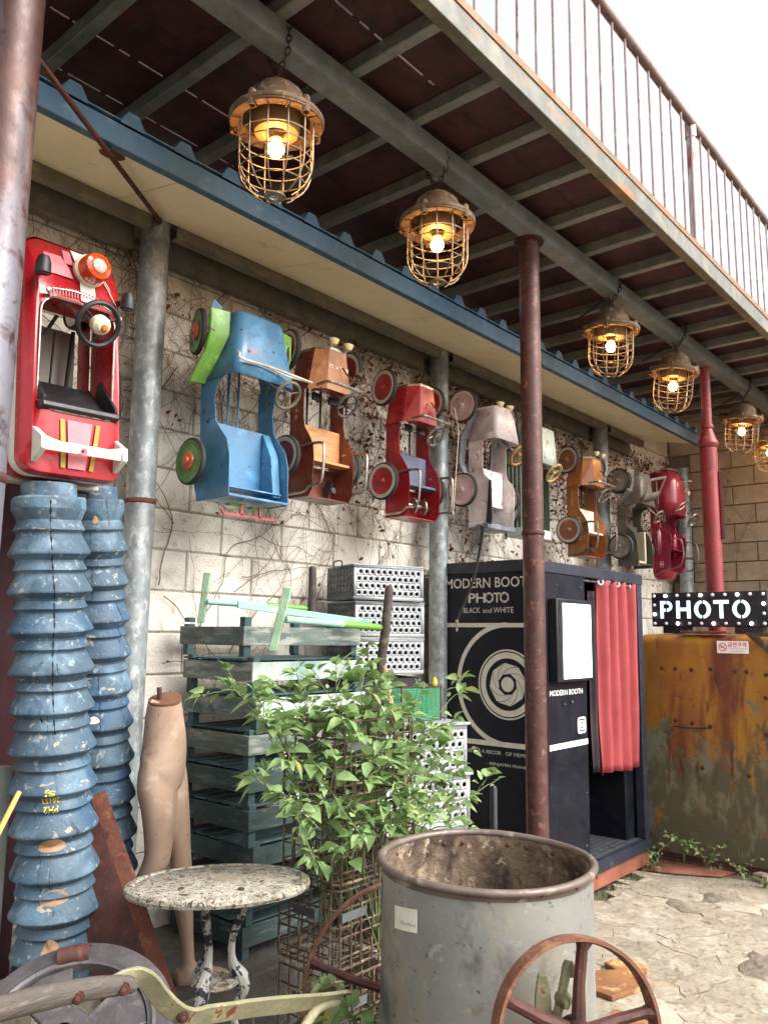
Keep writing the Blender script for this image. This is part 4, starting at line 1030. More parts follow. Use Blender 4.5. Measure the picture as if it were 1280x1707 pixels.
# grey jeep with raised windshield frame
gry = paint('warm_grey_paint', (128, 120, 110), (108, 102, 94), (88, 74, 62)); dkg = paint('dark_olive_paint', (84, 82, 72), (68, 68, 60), (96, 88, 60))
t = thing('pedal_car', 'drab grey jeep pedal car with flat windshield frame and black tyres', 'pedal car', (6.90, WHY, Z0-.06), (0, 0, 0), 'pedal cars hung on the wall'); W = .16
P7 = [(.02, .06), (.02, .30), (.05, .325), (.26, .31), (.33, .28), (.40, .20), (.45, .18), (.54, .18), (.58, .22), (.60, .30), (.62, .07)]
for s in (-1, 1):
    m = MB(); side_panel(m, s*W-.002, P7); m.build('side_panel', dkg, t, bev=.0015)
m = MB(); m.loft([rsec(.60, W+.004, .12, .38, .025), rsec(.75, W*.8, .12, .37, .03), rsec(.90, W*.62, .12, .35, .03)], closed=False); h = m.build('hood', gry, t, solid=.003)
m = MB(); m.loft([rsec(.90, W*.62, .12, .35, .03), rsec(.91, W*.6, .12, .34, .03)], cap1=True); m.build('grille', gry, t)
for s in (-1, 1):
    m = MB(); m.loft([[c(s*W*.7, f, u), c(s*(W+.085), f, u-.01), c(s*(W+.085), f, u-.028), c(s*W*.7, f, u-.02)] for f, u in ((.93, .28), (.72, .265), (.60, .12))], cap0=True, cap1=True); m.build('fender', gry, t, sharp=30, bev=.003)
    for f in (.20, .82): wheel(t, s*(W+.06), f, .12, .112, gry, None, tyre_m, side=-1, w_=.055)
m = MB(); M = frame(c(0, .66, .40), (1, 0, .25), (0, -.55, .8)); o_ = [(-.19, -.02), (.19, -.02), (.19, .24), (-.19, .24)]; i_ = [(-.15, .07), (.15, .07), (.15, .21), (-.15, .21)]
m.add([(x, y, 0) for x, y in o_+i_], [(i, (i+1) % 4, 4+(i+1) % 4, 4+i) for i in range(4)], M); m.build('windshield_frame', gry, t, solid=.006)
m = MB(); m.box((0, -.13, .24), (2*W-.012, .006, .36)); m.box((0, -.22, .05), (2*W-.012, .18, .006)); m.build('seat', dkg, t)
m = MB(); m.box((.07, -.23, .21), (.03, .10, .30), ch=.004); m.box((.0, -.27, .062), (.16, .02, .03)); m.build('seat_rail', mat('tan_seat_rail', (186, 176, 152), (164, 152, 128), 6, .6, 0, .05), t)
steering(t, .12, .50, .43, .062, chrome, 2.25, 3, .2, (.05, .62, .30))
m = MB()
for l in (.03, .09): m.lathe([(.0, .002), (.012, .002), (.014, 0)], 12, T(*c(l-.04, .66, .385)) @ RX(PI/2))
m.build('dash_hole', black_p, t)

# crimson saloon-style car
crim = paint('crimson_paint', (156, 34, 60), (134, 26, 52), (84, 40, 46), .28, .7, .35); pinkpl = mat('crimson_inner', (120, 20, 44), (100, 16, 38), 4, .5, 0, .03)
t = thing('pedal_car', 'crimson pedal car with chrome trim and hoop rails before the end wall', 'pedal car', (7.66, WHY, Z0+.01), (0, 0, 0), 'pedal cars hung on the wall'); W = .19
def csec(f, hw, u0, u1, k=.55, n=9):
    out = []
    for i in range(n+1):
        a = PI-PI*i/n; ca, sa = math.cos(a), math.sin(a)
        out.append(c(hw*math.copysign(abs(ca)**k, ca), f, u0+(u1-u0)*abs(sa)**k))
    return out
m = MB(); m.loft([csec(.52, W, .07, .40), csec(.66, W, .07, .41), csec(.86, W*.95, .07, .40), csec(.955, W*.84, .08, .36), csec(.985, W*.7, .1, .31)], closed=False, cap1=True); m.build('hood', crim, t, sharp=50, solid=.003)
P8 = [(-.04, .08), (-.04, .26), (.02, .31), (.20, .33), (.27, .345), (.32, .33), (.36, .24), (.40, .20), (.50, .20), (.53, .26), (.53, .07)]
for s in (-1, 1):
    m = MB(); side_panel(m, s*W-.003, P8, .006); m.build('side_panel', crim, t, bev=.002)
    m = MB(); m.loft([[c(s*W+s*.045*math.sin(PI*i/8)*math.cos(a), .10+.30*(i/8), .17+.05*math.sin(PI*i/8)**.5*math.sin(a)) for a in [2*PI*k/10 for k in range(10)]] for i in range(9)]); m.build('rear_fender', crim, t, sharp=60)
m = MB(); m.box((0, -.13, .23), (2*W-.012, .006, .5)); m.box((0, -.25, .17), (2*W-.012, .17, .006)); m.build('seat', pinkpl, t)
m = MB(); m.loft([csec(-.04, W, .08, .26), csec(-.10, W*.92, .09, .22), csec(-.13, W*.7, .1, .16)], closed=False, cap1=True); m.build('tail', crim, t, sharp=50)
m = MB()
m.box((-W-.006, -.17, .70), (.006, .018, .34)); m.box((-W-.009, -.175, .66), (.005, .036, .12)); m.box((-W-.05, -.19, .25), (.006, .012, .20)); m.build('chrome_strip', chrome, t, bev=.002)
m = MB(); rail_tube(m, [c(-W*.5, .99, .14), c(-W*.5, 1.0, .30), c(0, 1.0, .33), c(W*.5, 1.0, .30), c(W*.5, .99, .14)], .012); m.build('grille_hoop', chrome, t)
m = MB(); rail_tube(m, [c(-W*.8, .55, .38), c(-W*.7, .62, .46), c(0, .66, .50), c(W*.7, .62, .46), c(W*.8, .55, .38)], .008); rail_tube(m, [c(-W*.8, .55, .38), c(-W*.5, .58, .44), c(W*.2, .66, .46), c(W*.7, .62, .46)], .006); m.build('windshield_frame', chrome, t)
steering(t, .13, .49, .47, .07, chrome, 2.25, 3, .2, (.05, .58, .34))
for s in (-1, 1):
    m = MB(); rail_tube(m, [c(s*W*.9, .27, .33), c(s*W, .27, .40), c(s*W, .24, .47), c(s*W, .10, .49), c(s*W, .0, .44), c(s*W, -.03, .32), c(s*W, -.05, .20), c(s*W, -.09, .12)], .008); m.build('grab_rail', chrome, t)
m = MB(); m.lathe([(0, .012), (.02, .01), (.03, 0), (.02, -.03), (0, -.04)], 16, T(*c(.13, .78, .42))); m.tube([c(.1, .79, .37), c(.13, .775, .41)], .006, 6); m.build('headlight', mat('pink_glass', (226, 176, 166), None, 5, .2, 0, 0), t)
m = MB(); m.tube([c(.05, .88, .39), c(.08, .89, .46), c(.12, .89, .48)], .007, 6); m.build('ornament', chrome, t)
m = MB(); m.box(c(-W-.005, .02, .20), (.003, .05, .06)); bd = m.build('badge', cream_ink, t, bev=.001)
m = MB(); m.box(c(-W-.007, .02, .20), (.002, .044, .054)); m.build('badge_field', crim, bd)
text('6', .024, .038, frame(c(-W-.0085, .031, .18), (0, 0, -1), (0, -1, 0)), cream_ink, 'lettering', bd, .03)
m = MB(); m.box(c(.11, .47, .26), (.05, .12, .003)); m.build('pedal_plate', chrome, t)
CAR.clear()
# ------------------------------------------------------------------ red toy car seen from above
rpl = mat('red_plastic', (168, 20, 30), (152, 16, 26), 3, .3, 0, .01, 60, layers=[((206, 80, 88), 3, .62, .85)], coat=.25)
wpl = mat('white_plastic', (228, 226, 218), (208, 206, 198), 4, .4, 0, .02, 60, layers=[((170, 160, 146), 9, .64, .76)])
pkd = mat('faded_pink_decal', (210, 128, 134), (196, 110, 120), 5, .5, 0, .01)
yel = mat('yellow_decal', (172, 146, 52), (150, 126, 44), 6, .5, 0, .01)
crm = mat('cream_plastic', (226, 214, 186), None, 4, .4, 0, .01)
t = thing('ride_on_car', 'red plastic ride-on car with orange beacon and white rear spoiler', 'toy car', (1.455, 3.05, 2.14), (0, R(-1.5), 0))
def sup(hw, f0, f1, r, n=6):
    "rounded outline in (l, f)"
    out = []
    for cx, cy, a in ((hw-r, f1-r, 0), (-hw+r, f1-r, PI/2), (-hw+r, f0+r, PI), (hw-r, f0+r, 3*PI/2)):
        out += [(cx+r*math.cos(a+PI/2*i/n), cy+r*math.sin(a+PI/2*i/n)) for i in range(n+1)]
    return out
def hgt(l, f):      # height of the shell's top
    b = .34+(.035 if f < .26 else 0)-.0*f
    if f > .64: b += .012-.10*((f-.64)/.26)**2
    return b-.03*(abs(l)/.2)**4
def taper(L, k=.12): return [(x*(1-k*max(0, (f-.55)/.4)**1.5), f) for x, f in L]
outer = taper(sup(.195, 0, .90, .06)); outer2 = taper(sup(.186, .008, .892, .06)); inner = sup(.145, .225, .645, .05)
m = MB(); mid = [((a[0]*.55+b[0]*.45), (a[1]*.55+b[1]*.45)) for a, b in zip(outer2, inner)]
m.loft([[c(x, f, .10) for x, f in outer], [c(x, f, .24) for x, f in outer], [c(x, f, hgt(x, f)-.035) for x, f in outer], [c(x, f, hgt(x, f)-.010) for x, f in outer2], [c(x, f, hgt(x, f)) for x, f in mid], [c(x, f, hgt(x, f)+.004) for x, f in inner], [c(x*.97, .435+(f-.435)*.97, hgt(x, f)-.02) for x, f in inner], [c(x*.97, .435+(f-.435)*.97, .22) for x, f in inner]])
m.build('body', rpl, t, sharp=45)
m = MB(); m.tube([c(x, f, hgt(x, f)+.006) for x, f in inner], .004, 6, closed=True); m.build('cockpit_trim', chrome, t)
m = MB(); L0 = [c(x*1.006, (f-.45)*1.002+.45, hgt(x, f)-.088) for x, f in outer]; L1 = [c(x*1.012, (f-.45)*1.005+.45, hgt(x, f)-.066) for x, f in outer]; L2 = [c(x*1.006, (f-.45)*1.002+.45, hgt(x, f)-.046) for x, f in outer]
m.loft([L0, L1, L2]); m.build('side_trim', wpl, t)
m = MB(); m.loft([[c(x*.97, (f-.45)*.97+.45, .1) for x, f in outer], [c(x*.9, (f-.45)*.9+.45, .03) for x, f in outer]]); m.build('lower_shell', rpl, t)
m = MB(); m.box(c(0, .0, .17), (.37, .07, .02), ch=.005); m.build('rear_bumper', wpl, t)
m = MB(); m.box(c(.12, -.03, .14), (.08, .05, .03), ch=.004); m.build('tow_block', black_p, t)
# interior
m = MB(); m.box((0, -.05, .43), (.28, .006, .42)); m.build('floor_pan', mat('grey_floor', (186, 178, 162), (168, 160, 146), 4, .6, 0, .03), t)
m = MB(); m.loft([[c(-.13, .24, .33), c(.13, .24, .33), c(.13, .235, .12), c(-.13, .235, .12)], [c(-.13, .26, .335), c(.13, .26, .335), c(.13, .29, .17), c(-.13, .29, .17)], [c(-.13, .285, .30), c(.13, .285, .30), c(.13, .375, .19), c(-.13, .375, .19)], [c(-.13, .375, .20), c(.13, .375, .20), c(.13, .375, .17), c(-.13, .375, .17)]], cap0=True, cap1=True); m.build('seat', black_p, t, bev=.008, sharp=60)
m = MB(); m.loft([[c(l, .215, .352), c(l, .235, .395), c(l, .255, .39), c(l, .262, .33), c(l, .24, .25)] for l in (-.148, -.12, -.06, .0, .06, .12, .148)], cap0=True, cap1=True); m.build('backrest', black_p, t, bev=.004, sharp=50)
for s in (-1, 1):
    m = MB(); m.prism([(.225, .26), (.225, .37), (.27, .385), (.40, .27), (.39, .24)], .012, Matrix(((0, 0, 1, s*.138-.006), (0, -1, 0, 0), (1, 0, 0, 0), (0, 0, 0, 1)))); m.build('seat_wing', black_p, t, bev=.003)
m = MB(); m.tube([c(.015, .30, .10), c(.015, .60, .13)], .005, 6); m.tube([c(.075, .26, .10), c(.09, .62, .13)], .009, 6); m.tube(spline([c(-.14, .62, .2), c(-.08, .55, .22), c(-.04, .62, .25)], 5), .008, 6); m.build('linkage', black_p, t)
s_ = steering(t, .03, .565, .42, .078, black_p, 2.02, 3, .2, (.03, .66, .25), .010)
M = T(*c(.03, .565, .42)) @ RX(2.02); m = MB(); m.lathe([(0, .045), (.02, .042), (.034, .028), (.037, .008), (.03, -.01), (0, -.012)], 22, M); m.build('horn_pad', crm, s_)
m = MB(); m.lathe([(0, .053), (.01, .052), (.0155, .0455), (.0165, .041)], 16, M @ T(.004, -.006, -.002)); m.build('horn_button', paint('orange_button', (226, 120, 50), (214, 108, 44)), s_)
# hood decals follow the shell
def decal(pts, m_, name, off=.0022, n=5):
    "grid patch between two edges in (l,f)"
    (a, b), (d, e) = pts; vs = []; k = 8
    for i in range(k+1):
        for j in range(n+1):
            p0 = (a[0]+(b[0]-a[0])*i/k, a[1]+(b[1]-a[1])*i/k); p1 = (d[0]+(e[0]-d[0])*i/k, d[1]+(e[1]-d[1])*i/k)
            x, f = p0[0]+(p1[0]-p0[0])*j/n, p0[1]+(p1[1]-p0[1])*j/n
            vs.append(c(x, f, decal.h(x, f)+off))
    q = MB(); q.add(vs, [(i*(n+1)+j, (i+1)*(n+1)+j, (i+1)*(n+1)+j+1, i*(n+1)+j+1) for i in range(k) for j in range(n)])
    return q.build(name, m_, t, fix=False)
def shell_h(x, f):
    "height on the lofted top near the middle line, between outer edge and cockpit"
    ys = [(.892, hgt(x, .892)-.010), (.892*.55+.645*.45, hgt(x, .78)), (.645, hgt(x, .645)+.004)] if f > .6 else [(.008, hgt(x, .008)-.01), (.008*.55+.225*.45, hgt(x, .1)), (.225, hgt(x, .225)+.004)]
    ys.sort()
    for (f0, h0), (f1, h1) in zip(ys, ys[1:]):
        if f <= f1 or f1 == ys[-1][0]: return h0+(h1-h0)*(f-f0)/(f1-f0)
decal.h = shell_h
decal((((-.005, .66), (-.005, .885)), ((.055, .66), (.055, .885))), wpl, 'hood_stripe', .005)
decal((((-.135, .74), (-.125, .83)), ((-.03, .74), (-.06, .83))), pkd, 'hood_decal', .005)
decal((((-.055, .80), (-.045, .87)), ((-.02, .80), (-.015, .87))), pkd, 'hood_decal', .006)
for i, (m_, o) in enumerate(((wpl, 0), (yel, .022), (black_p, .044), (wpl, .056))):
    decal((((.150-o*.4, .675+o*1.0), (.085-o*.4, .785+o*1.0)), ((.150-(o+.018)*.4, .675+(o+.018)*1.0), (.085-(o+.018)*.4, .785+(o+.018)*1.0))), m_, 'hood_decal', .005)
decal((((-.035, .03), (-.05, .20)), ((.03, .03), (.045, .20))), pkd, 'tail_decal', .004)
for s in (-1, 1): decal((((s*.045, .03), (s*.06, .20)), ((s*.062, .03), (s*.077, .20))), yel, 'tail_decal', .004)
# vents
m = MB()
for i in range(22):
    l = -.12+.24*i/21
    if abs(l-.025) > .035 or True: m.box(c(l, .682-.06*(l/.2)**2, shell_h(l, .682)+.004), (.005, .006, .03))
stuff(m.build('hood_vents', rpl, t))
m = MB(); m.tube(spline([c(-.13, .662, .385), c(-.04, .668, .40), (.05, -.39, .655), (.15, -.365, .635)], 6), .0032, 6)
for l, f in ((-.13, .662), (.15, .635)): m.lathe([(0, .012), (.009, .010), (.01, 0)], 10, T(*c(l, f, .355)) @ RX(PI/2))
m.build('windshield_rod', chrome, t)
# mirrors
for s, f in ((-1, .735), (1, .70)):
    m = MB(); M = T(*c(s*.168, f, .385)) @ RX(.1); m.lathe([(0, .035), (.018, .032), (.026, .01), (.028, -.028), (.022, -.032), (0, -.028)], 16, M); m.tube([c(s*.15, f, .33), c(s*.168, f, .38)], .011, 8); m.build('mirror', black_p, t)
# beacon
amber = mat('amber_plastic', (206, 74, 22), (190, 60, 18), 5, .15, 0, 0, spec=.6, coat=.5)
M = T(*c(.03, .79, .335)) @ RX(PI/2)
m = MB(); m.lathe([(.058, -.01), (.062, .012), (.056, .02), (0, .02)], 28, M); bc = m.build('beacon', crm, t)
m = MB(); m.lathe([(.054, .018), (.054, .06), (.048, .075), (.034, .08), (.030, .076)], 28, M); m.build('beacon_lens', amber, bc)
m = MB(); m.lathe([(.030, .074), (.026, .082), (.014, .087), (0, .088)], 22, M); m.build('beacon_top', mat('clear_reflector', (222, 186, 170), (196, 150, 130), 30, .15, .2, .3, 60), bc)
text('big 10', .07, .022, None, wpl, 'lettering', bc, .05, warp=lambda x, y: M @ Vector((.0552*math.cos(-PI/2+(x-.035)/.055), .0552*math.sin(-PI/2+(x-.035)/.055), .026+y)))
# spoiler
m = MB(); m.loft([[c(l, .065+.012*abs(l)/.15, u) for l, u in ((-.155, .40), (.155, .40))]+[c(l, .105+.02*(abs(l)/.15)**2, .41) for l in (.155, .12, .09, -.09, -.12, -.155)], [c(l, .062+.012*abs(l)/.15, .415) for l in (-.155, .155)]+[c(l, .102+.02*(abs(l)/.15)**2, .425) for l in (.155, .12, .09, -.09, -.12, -.155)]], cap0=True, cap1=True); sp = m.build('spoiler', wpl, t, bev=.003)
for s in (-1, 1):
    m = MB(); m.prism([(.035, .36), (.165, .355), (.12, .43), (.075, .432)], .02, Matrix(((0, 0, 1, s*.155-.01), (0, -1, 0, 0), (1, 0, 0, 0), (0, 0, 0, 1)))); m.build('spoiler_leg', wpl, sp, bev=.004)
    for f in (.05, .145):
        m = MB(); m.lathe([(0, .002), (.004, .001), (.005, 0)], 8, T(s*.155, -.372, f) @ RX(PI/2)); m.build('screw', black_p, sp)
text('World', .055, .019, frame(c(.125, .096, .4305), (-1, 0, 0), (0, .25, -1)), mat('grey_print', (150, 150, 152), None, 5, .5, 0, 0), 'lettering', sp, .005)
m = MB(); ring_poly(m, .0001, .0135, 0, 2*PI, 24, frame(c(-.01, .084, .4315), (-1, 0, 0), (0, .25, -1))); m.build('spoiler_emblem', pkd, sp, fix=False)
m = MB(); ring_poly(m, .0001, .0055, 0, 2*PI, 16, frame(c(-.014, .085, .4325), (-1, 0, 0), (0, .25, -1))); m.build('spoiler_emblem', rust_dark, sp, fix=False)
for s in (-1, 1):
    for f in (.17, .74): wheel(t, s*.15, f, .045, .075, wpl, None, tyre_m, side=-1, w_=.05)
# black drain hose and cord by the third column
m = MB(); m.tube(spline([(3.98, 2.72, 2.23), (4.06, 2.70, 2.26), (4.13, 2.74, 2.2), (4.15, 2.80, 2.0), (4.15, 2.86, 1.85), (4.135, 2.93, 1.70)], 8), .0085, 8)
hz = thing('rubber_hose', 'black rubber hose hanging from the red pedal car in front of the booth', 'hose', (4.13, 2.9, 1.7)); h1 = m.build('hose', rubber, hz); h1.matrix_parent_inverse = Matrix.Translation((-4.13, -2.9, -1.7))
m = MB(); m.lathe([(.010, 0), (.010, -.03), (.006, -.035), (.006, -.07), (0, -.07)], 12, T(4.135, 2.93, 1.70)); h2 = m.build('nozzle', chrome, hz); h2.matrix_parent_inverse = Matrix.Translation((-4.13, -2.9, -1.7))
m = MB(); m.tube([(3.73, 2.66, 2.91), (3.86, 2.72, 2.80), (3.83, 2.74, 2.3)], .0022, 5)
tag(m.build('cord', crm), 'thin pale cord dangling from the red pedal car', 'cord')
# ------------------------------------------------------------------ blue ribbed wooden moulds
blue_wood = mat('flaking_blue_wood', (68, 88, 102), (57, 77, 92), 3, .62, 0, .25, 40, layers=[((92, 118, 136), 3, .52, .64), ((50, 80, 106), 2.2, .54, .66), ((158, 148, 128), 11, .655, .685, (1, 1, 1.6)), ((40, 50, 60), 9, .66, .7, (1, 1, .12)), ((120, 136, 142), 16, .62, .68)])
raw_wood = mat('raw_wood', (176, 142, 110), (146, 112, 84), 6, .7, 0, .15, 60, stretch=(1, 1, .25))
dark_gap = mat('dark_crack', (22, 22, 26), None, 5, .9, 0, 0)
yel_ink = mat('yellow_stencil', (222, 196, 62), None, 5, .6, 0, 0)
def mould(name, label, p0, p1, k, seed, crack=True, marks=True):
    "p0 foot, p1 top"
    p0, p1 = Vector(p0), Vector(p1); h = (p1-p0).length
    t = thing(name, label, 'wooden mould', p0, (0, 0, 0), 'blue ribbed wooden moulds by the near pole')
    t.rotation_euler = Vector((0, 0, 1)).rotation_difference(p1-p0).to_euler()
    rn = random.Random(seed)
    prof = [(0, h), (.094*k, h), (.098*k, h-.006), (.098*k, h-.05)]
    z = h-.05
    prof += [(.124*k, z-.002), (.130*k, z-.01), (.130*k, z-.045), (.122*k, z-.062), (.112*k, z-.085)]; z -= .085
    i = 0
    while z > .16:
        g = k*(1+.10*(h-z)/h)*rn.uniform(.985, 1.015); q = rn.uniform(.94, 1.06)
        prof += [(.114*g, z-.006), (.125*g, z-.030*q), (.1255*g, z-.034*q), (.115*g, z-.044*q)]; z -= .046*q
        prof += [(.114*g, z-.004), (.1425*g, z-.060*q), (.1435*g, z-.066*q), (.1425*g, z-.070*q), (.118*g, z-.090*q)]; z -= .092*q
    prof += [(.13*k, z-.03), (.15*k, .05), (.15*k, .03), (.13*k, 0)]
    m = MB()
    vs = []; n = 56
    for r, zz in prof:
        for j in range(n):
            a = 2*PI*j/n; rr = r*(1+.006*math.sin(3*a+zz*9)+.004*math.sin(7*a-zz*23)); vs.append((rr*math.cos(a), rr*math.sin(a), zz+.003*math.sin(2*a+seed)))
    m.add(vs, [(i*n+j, i*n+(j+1) % n, (i+1)*n+(j+1) % n, (i+1)*n+j) for i in range(len(prof)-1) for j in range(n)])
    body = m.build('body', blue_wood, t, sharp=24)
    def rad(zz):
        for (r0, z0), (r1, z1) in zip(prof, prof[1:]):
            if z1 <= zz <= z0: return r1 if z0 == z1 else r1+(r0-r1)*(zz-z1)/(z0-z1)
        return prof[-1][0]
    def strip(a_of, z0, z1, w_, mm, nm, lift=.0012, n=90):
        vs = []
        for i in range(n+1):
            zz = z0+(z1-z0)*i/n; a = a_of(zz); r = rad(zz)+lift; ww = w_*(.55+.45*math.sin(i*1.7)+.2*math.sin(i*.6))
            for s in (-1, 1): vs.append((r*math.cos(a+s*ww/r), r*math.sin(a+s*ww/r), zz))
        q = MB(); q.add(vs, [(2*i, 2*i+1, 2*i+3, 2*i+2) for i in range(n)]); return q.build(nm, mm, body, fix=False)
    av = math.atan2(-p0.y, -p0.x)     # direction of the viewer seen from the mould
    if crack:
        strip(lambda zz: av+.10+.03*math.sin(zz*11)-.015*(zz < 1.2), .84, h-.07, .0032, dark_gap, 'crack')
        strip(lambda zz: av-.25, .86, .95, .003, dark_gap, 'crack', n=12)
    for q in range(7 if crack else 12):
        a0 = av+rn.uniform(-.9, 1.0); z0 = rn.uniform(.3, h-.3); strip(lambda zz: a0+.02*math.sin(zz*20), z0, z0+rn.uniform(.05, .16), .0012, dark_gap, 'crack', n=18)
    def chip(a, zz, w_, hh, mm):
        vs = []; N = 16; R_ = []
        for i in range(N):
            th = 2*PI*i/N; dz = hh*(math.sin(th) if math.sin(th) > 0 else .45*math.sin(th)); da = w_*math.cos(th)*(1-.15*max(0, math.sin(th)))
            R_.append((a+da/.14, zz+dz))
        for aa, z_ in R_: vs.append(((rad(z_)+.0022)*math.cos(aa), (rad(z_)+.0022)*math.sin(aa), z_))
        q = MB(); q.add(vs+[((rad(zz)+.0028)*math.cos(a), (rad(zz)+.0028)*math.sin(a), zz)], [(i, (i+1) % N, N) for i in range(N)]); q.build('bare_patch', mm, body, fix=False)
    def ztip(zw): return (zw-p0.z)*h/(p1.z-p0.z)
    if marks:
        for zw, a, w_, hh in ((.888, -.03, .052, .032), (.715, .02, .055, .036), (.555, -.10, .03, .04)): chip(av+a, ztip(zw), w_, hh, raw_wood)
        for s_, zw, W_ in (('PH2', 1.005, .05), ('26153', 1.035, .062), ('SJ', 1.065, .030)):
            zc_ = ztip(zw)+.018; 
            text(s_, W_, .022, None, yel_ink, 'lettering', body, .02, warp=lambda x, y, W_=W_, zc_=zc_: ((rad(zc_-y)+.0016)*math.cos(av-.04-(x-W_/2)/.135), (rad(zc_-y)+.0016)*math.sin(av-.04-(x-W_/2)/.135), zc_-y))
    else: chip(av-.25, ztip(1.27), .03, .018, mat('white_chip', (220, 216, 208), None, 4, .7, 0, .05)); chip(av-.05, ztip(2.03), .018, .022, raw_wood)
    return t
mould('ribbed_mould', 'split blue ribbed wooden column with yellow stencil marks and bare patches', (1.580, 2.81, .42), (1.415, 2.80, 2.125), .97, 1)
mould('ribbed_mould', 'blue ribbed wooden column standing against the first galvanised column', (1.895, 2.985, .24), (1.695, 2.96, 2.17), .80, 2, crack=False, marks=False)
m = MB(); m.box((0, 0, .085), (.3, .28, .17), ch=.01); tag(m.build('concrete_block', slab_m, None, (1.58, 2.81, .242)), 'rough concrete block under the split blue ribbed column', 'block')
# boards behind them
m = MB(); m.box((0, 0, 1.15), (.62, .025, 2.3)); b = m.build('painted_board', mat('maroon_board', (72, 30, 34), (56, 24, 28), 3, .7, 0, .06, 50, stretch=(1, 1, .2)), None, (1.30, 3.22, 0)); tag(b, 'dark maroon board standing behind the blue ribbed columns', 'board')
m = MB(); m.box((0, 0, .56), (.22, .05, 1.12)); b = m.build('steel_post', mat('grey_green_post', (160, 164, 156), (142, 148, 140), 3, .6, .1, .05, 60, layers=[((128, 140, 116), 3, .6, .75)]), None, (1.335, 2.985, 0), bev=.004); tag(b, 'pale grey flat post at the left edge below the maroon board', 'post')
m = MB(); m.tube([(.731, 1.469, 1.316), (.42, 1.318, .862), (-.17, 1.03, 0)], [.0045, .006, .008], 8); tag(m.build('bamboo_stick', mat('bamboo_tan', (206, 160, 88), (186, 138, 72), 8, .5, 0, .03)), 'thin yellow bamboo stick in front of the pale grey post', 'stick')
# rusty channel leaning
a, b_ = Vector((1.69, 2.84, 1.0)), Vector((1.735, 2.06, 0.0)); d = (a-b_).normalized()
xx = Vector((.65, -.76, 0)); xx = (xx-d*xx.dot(d)).normalized(); yy = Vector((-.42, .91, 0)); yy = (yy-d*yy.dot(d)).normalized()
q = thing('steel_angle', 'rusty steel angle leaning between the blue columns and the white table', 'steel angle', b_)
L = (a-b_).length
m = MB(); 
def quad_bar(mb, o, u, v, wu, wv, d, L):
    o = Vector(o); P = [o, o+u*wu, o+u*wu+v*wv, o+v*wv]; mb.add([p for p in P]+[p+d*L for p in P], [(0, 3, 2, 1), (4, 5, 6, 7), (0, 1, 5, 4), (1, 2, 6, 5), (2, 3, 7, 6), (3, 0, 4, 7)])
quad_bar(m, (0, 0, 0), xx, yy, .05, .007, d, L); m.build('flange', rust, q, bev=.002)
m = MB(); n_ = d.cross(yy); quad_bar(m, yy*.0071, yy, xx, .19, .007, d, L); m.build('web', rust_dark, q)  # web coloured darker than the flange to stand for its unlit face
# ------------------------------------------------------------------ mannequin legs
skin = mat('mannequin_skin', (178, 152, 132), (168, 141, 121), 3, .42, 0, .015, 60, layers=[((152, 122, 102), 3, .58, .74), ((120, 88, 70), 22, .67, .71), ((190, 166, 148), 7, .6, .72)], coat=.15)
def dsm(P): P = Vector(P); return P
def limb(mb, pts, n=20, cap0=True, cap1=True, m=1):
    "ellipse sections: (centre, half width across the view, half depth)"
    ax = Vector((.65, -.76, 0)); loops = []
    C_ = [Vector(p[0]) for p in pts]
    K = []
    for i in range(len(pts)-1):
        for s in range(4):
            t_ = s/4; a0 = pts[max(0, i-1)]; a1 = pts[i]; a2 = pts[i+1]; a3 = pts[min(len(pts)-1, i+2)]
            f = lambda p, q, r, u: .5*(2*q+(r-p)*t_+(2*p-5*q+4*r-u)*t_*t_+(3*q-p-3*r+u)*t_**3)
            K.append((f(Vector(a0[0]), Vector(a1[0]), Vector(a2[0]), Vector(a3[0])), f(a0[1], a1[1], a2[1], a3[1]), f(a0[2], a1[2], a2[2], a3[2])))
    K.append((Vector(pts[-1][0]), pts[-1][1], pts[-1][2]))
    for i, (p, a, b) in enumerate(K):
        t_ = (K[min(i+1, len(K)-1)][0]-K[max(i-1, 0)][0]).normalized()
        x = (ax-t_*ax.dot(t_)).normalized(); y = t_.cross(x)
        loops.append([p+x*a*math.cos(2*PI*j/n)+y*b*math.sin(2*PI*j/n) for j in range(n)])
    mb.loft(loops, cap0=cap0, cap1=cap1)
m = MB()
# waist and hips
limb(m, [((1.912, 2.735, 1.345), .062, .07), ((1.920, 2.745, 1.28), .072, .078), ((1.935, 2.755, 1.18), .082, .098), ((1.94, 2.765, 1.08), .084, .115), ((1.95, 2.76, 1.0), .062, .085)])
# near leg: thigh, knee, calf running back to the left
limb(m, [((1.903, 2.753, 1.130), 0.054, 0.080), ((1.908, 2.758, 1.030), 0.071, 0.090), ((1.923, 2.753, 0.930), 0.065, 0.078), ((1.940, 2.768, 0.800), 0.053, 0.060), ((1.941, 2.781, 0.730), 0.049, 0.055), ((1.922, 2.832, 0.620), 0.044, 0.048), ((1.907, 2.869, 0.520), 0.039, 0.044), ((1.900, 2.898, 0.400), 0.028, 0.030), ((1.900, 2.909, 0.340), 0.027, 0.030), ((1.904, 2.915, 0.290), 0.029, 0.042), ((1.906, 2.910, 0.265), 0.026, 0.034)])
# far leg: straight down to the heel
limb(m, [((2.005, 2.810, 1.130), 0.045, 0.080), ((2.012, 2.800, 1.030), 0.056, 0.082), ((2.025, 2.790, 0.930), 0.052, 0.070), ((2.050, 2.793, 0.820), 0.044, 0.056), ((2.063, 2.795, 0.740), 0.041, 0.050), ((2.074, 2.790, 0.630), 0.041, 0.048), ((2.082, 2.780, 0.530), 0.035, 0.042), ((2.091, 2.766, 0.420), 0.026, 0.030), ((2.095, 2.760, 0.360), 0.025, 0.030), ((2.096, 2.757, 0.310), 0.028, 0.040), ((2.100, 2.755, 0.285), 0.025, 0.034)])
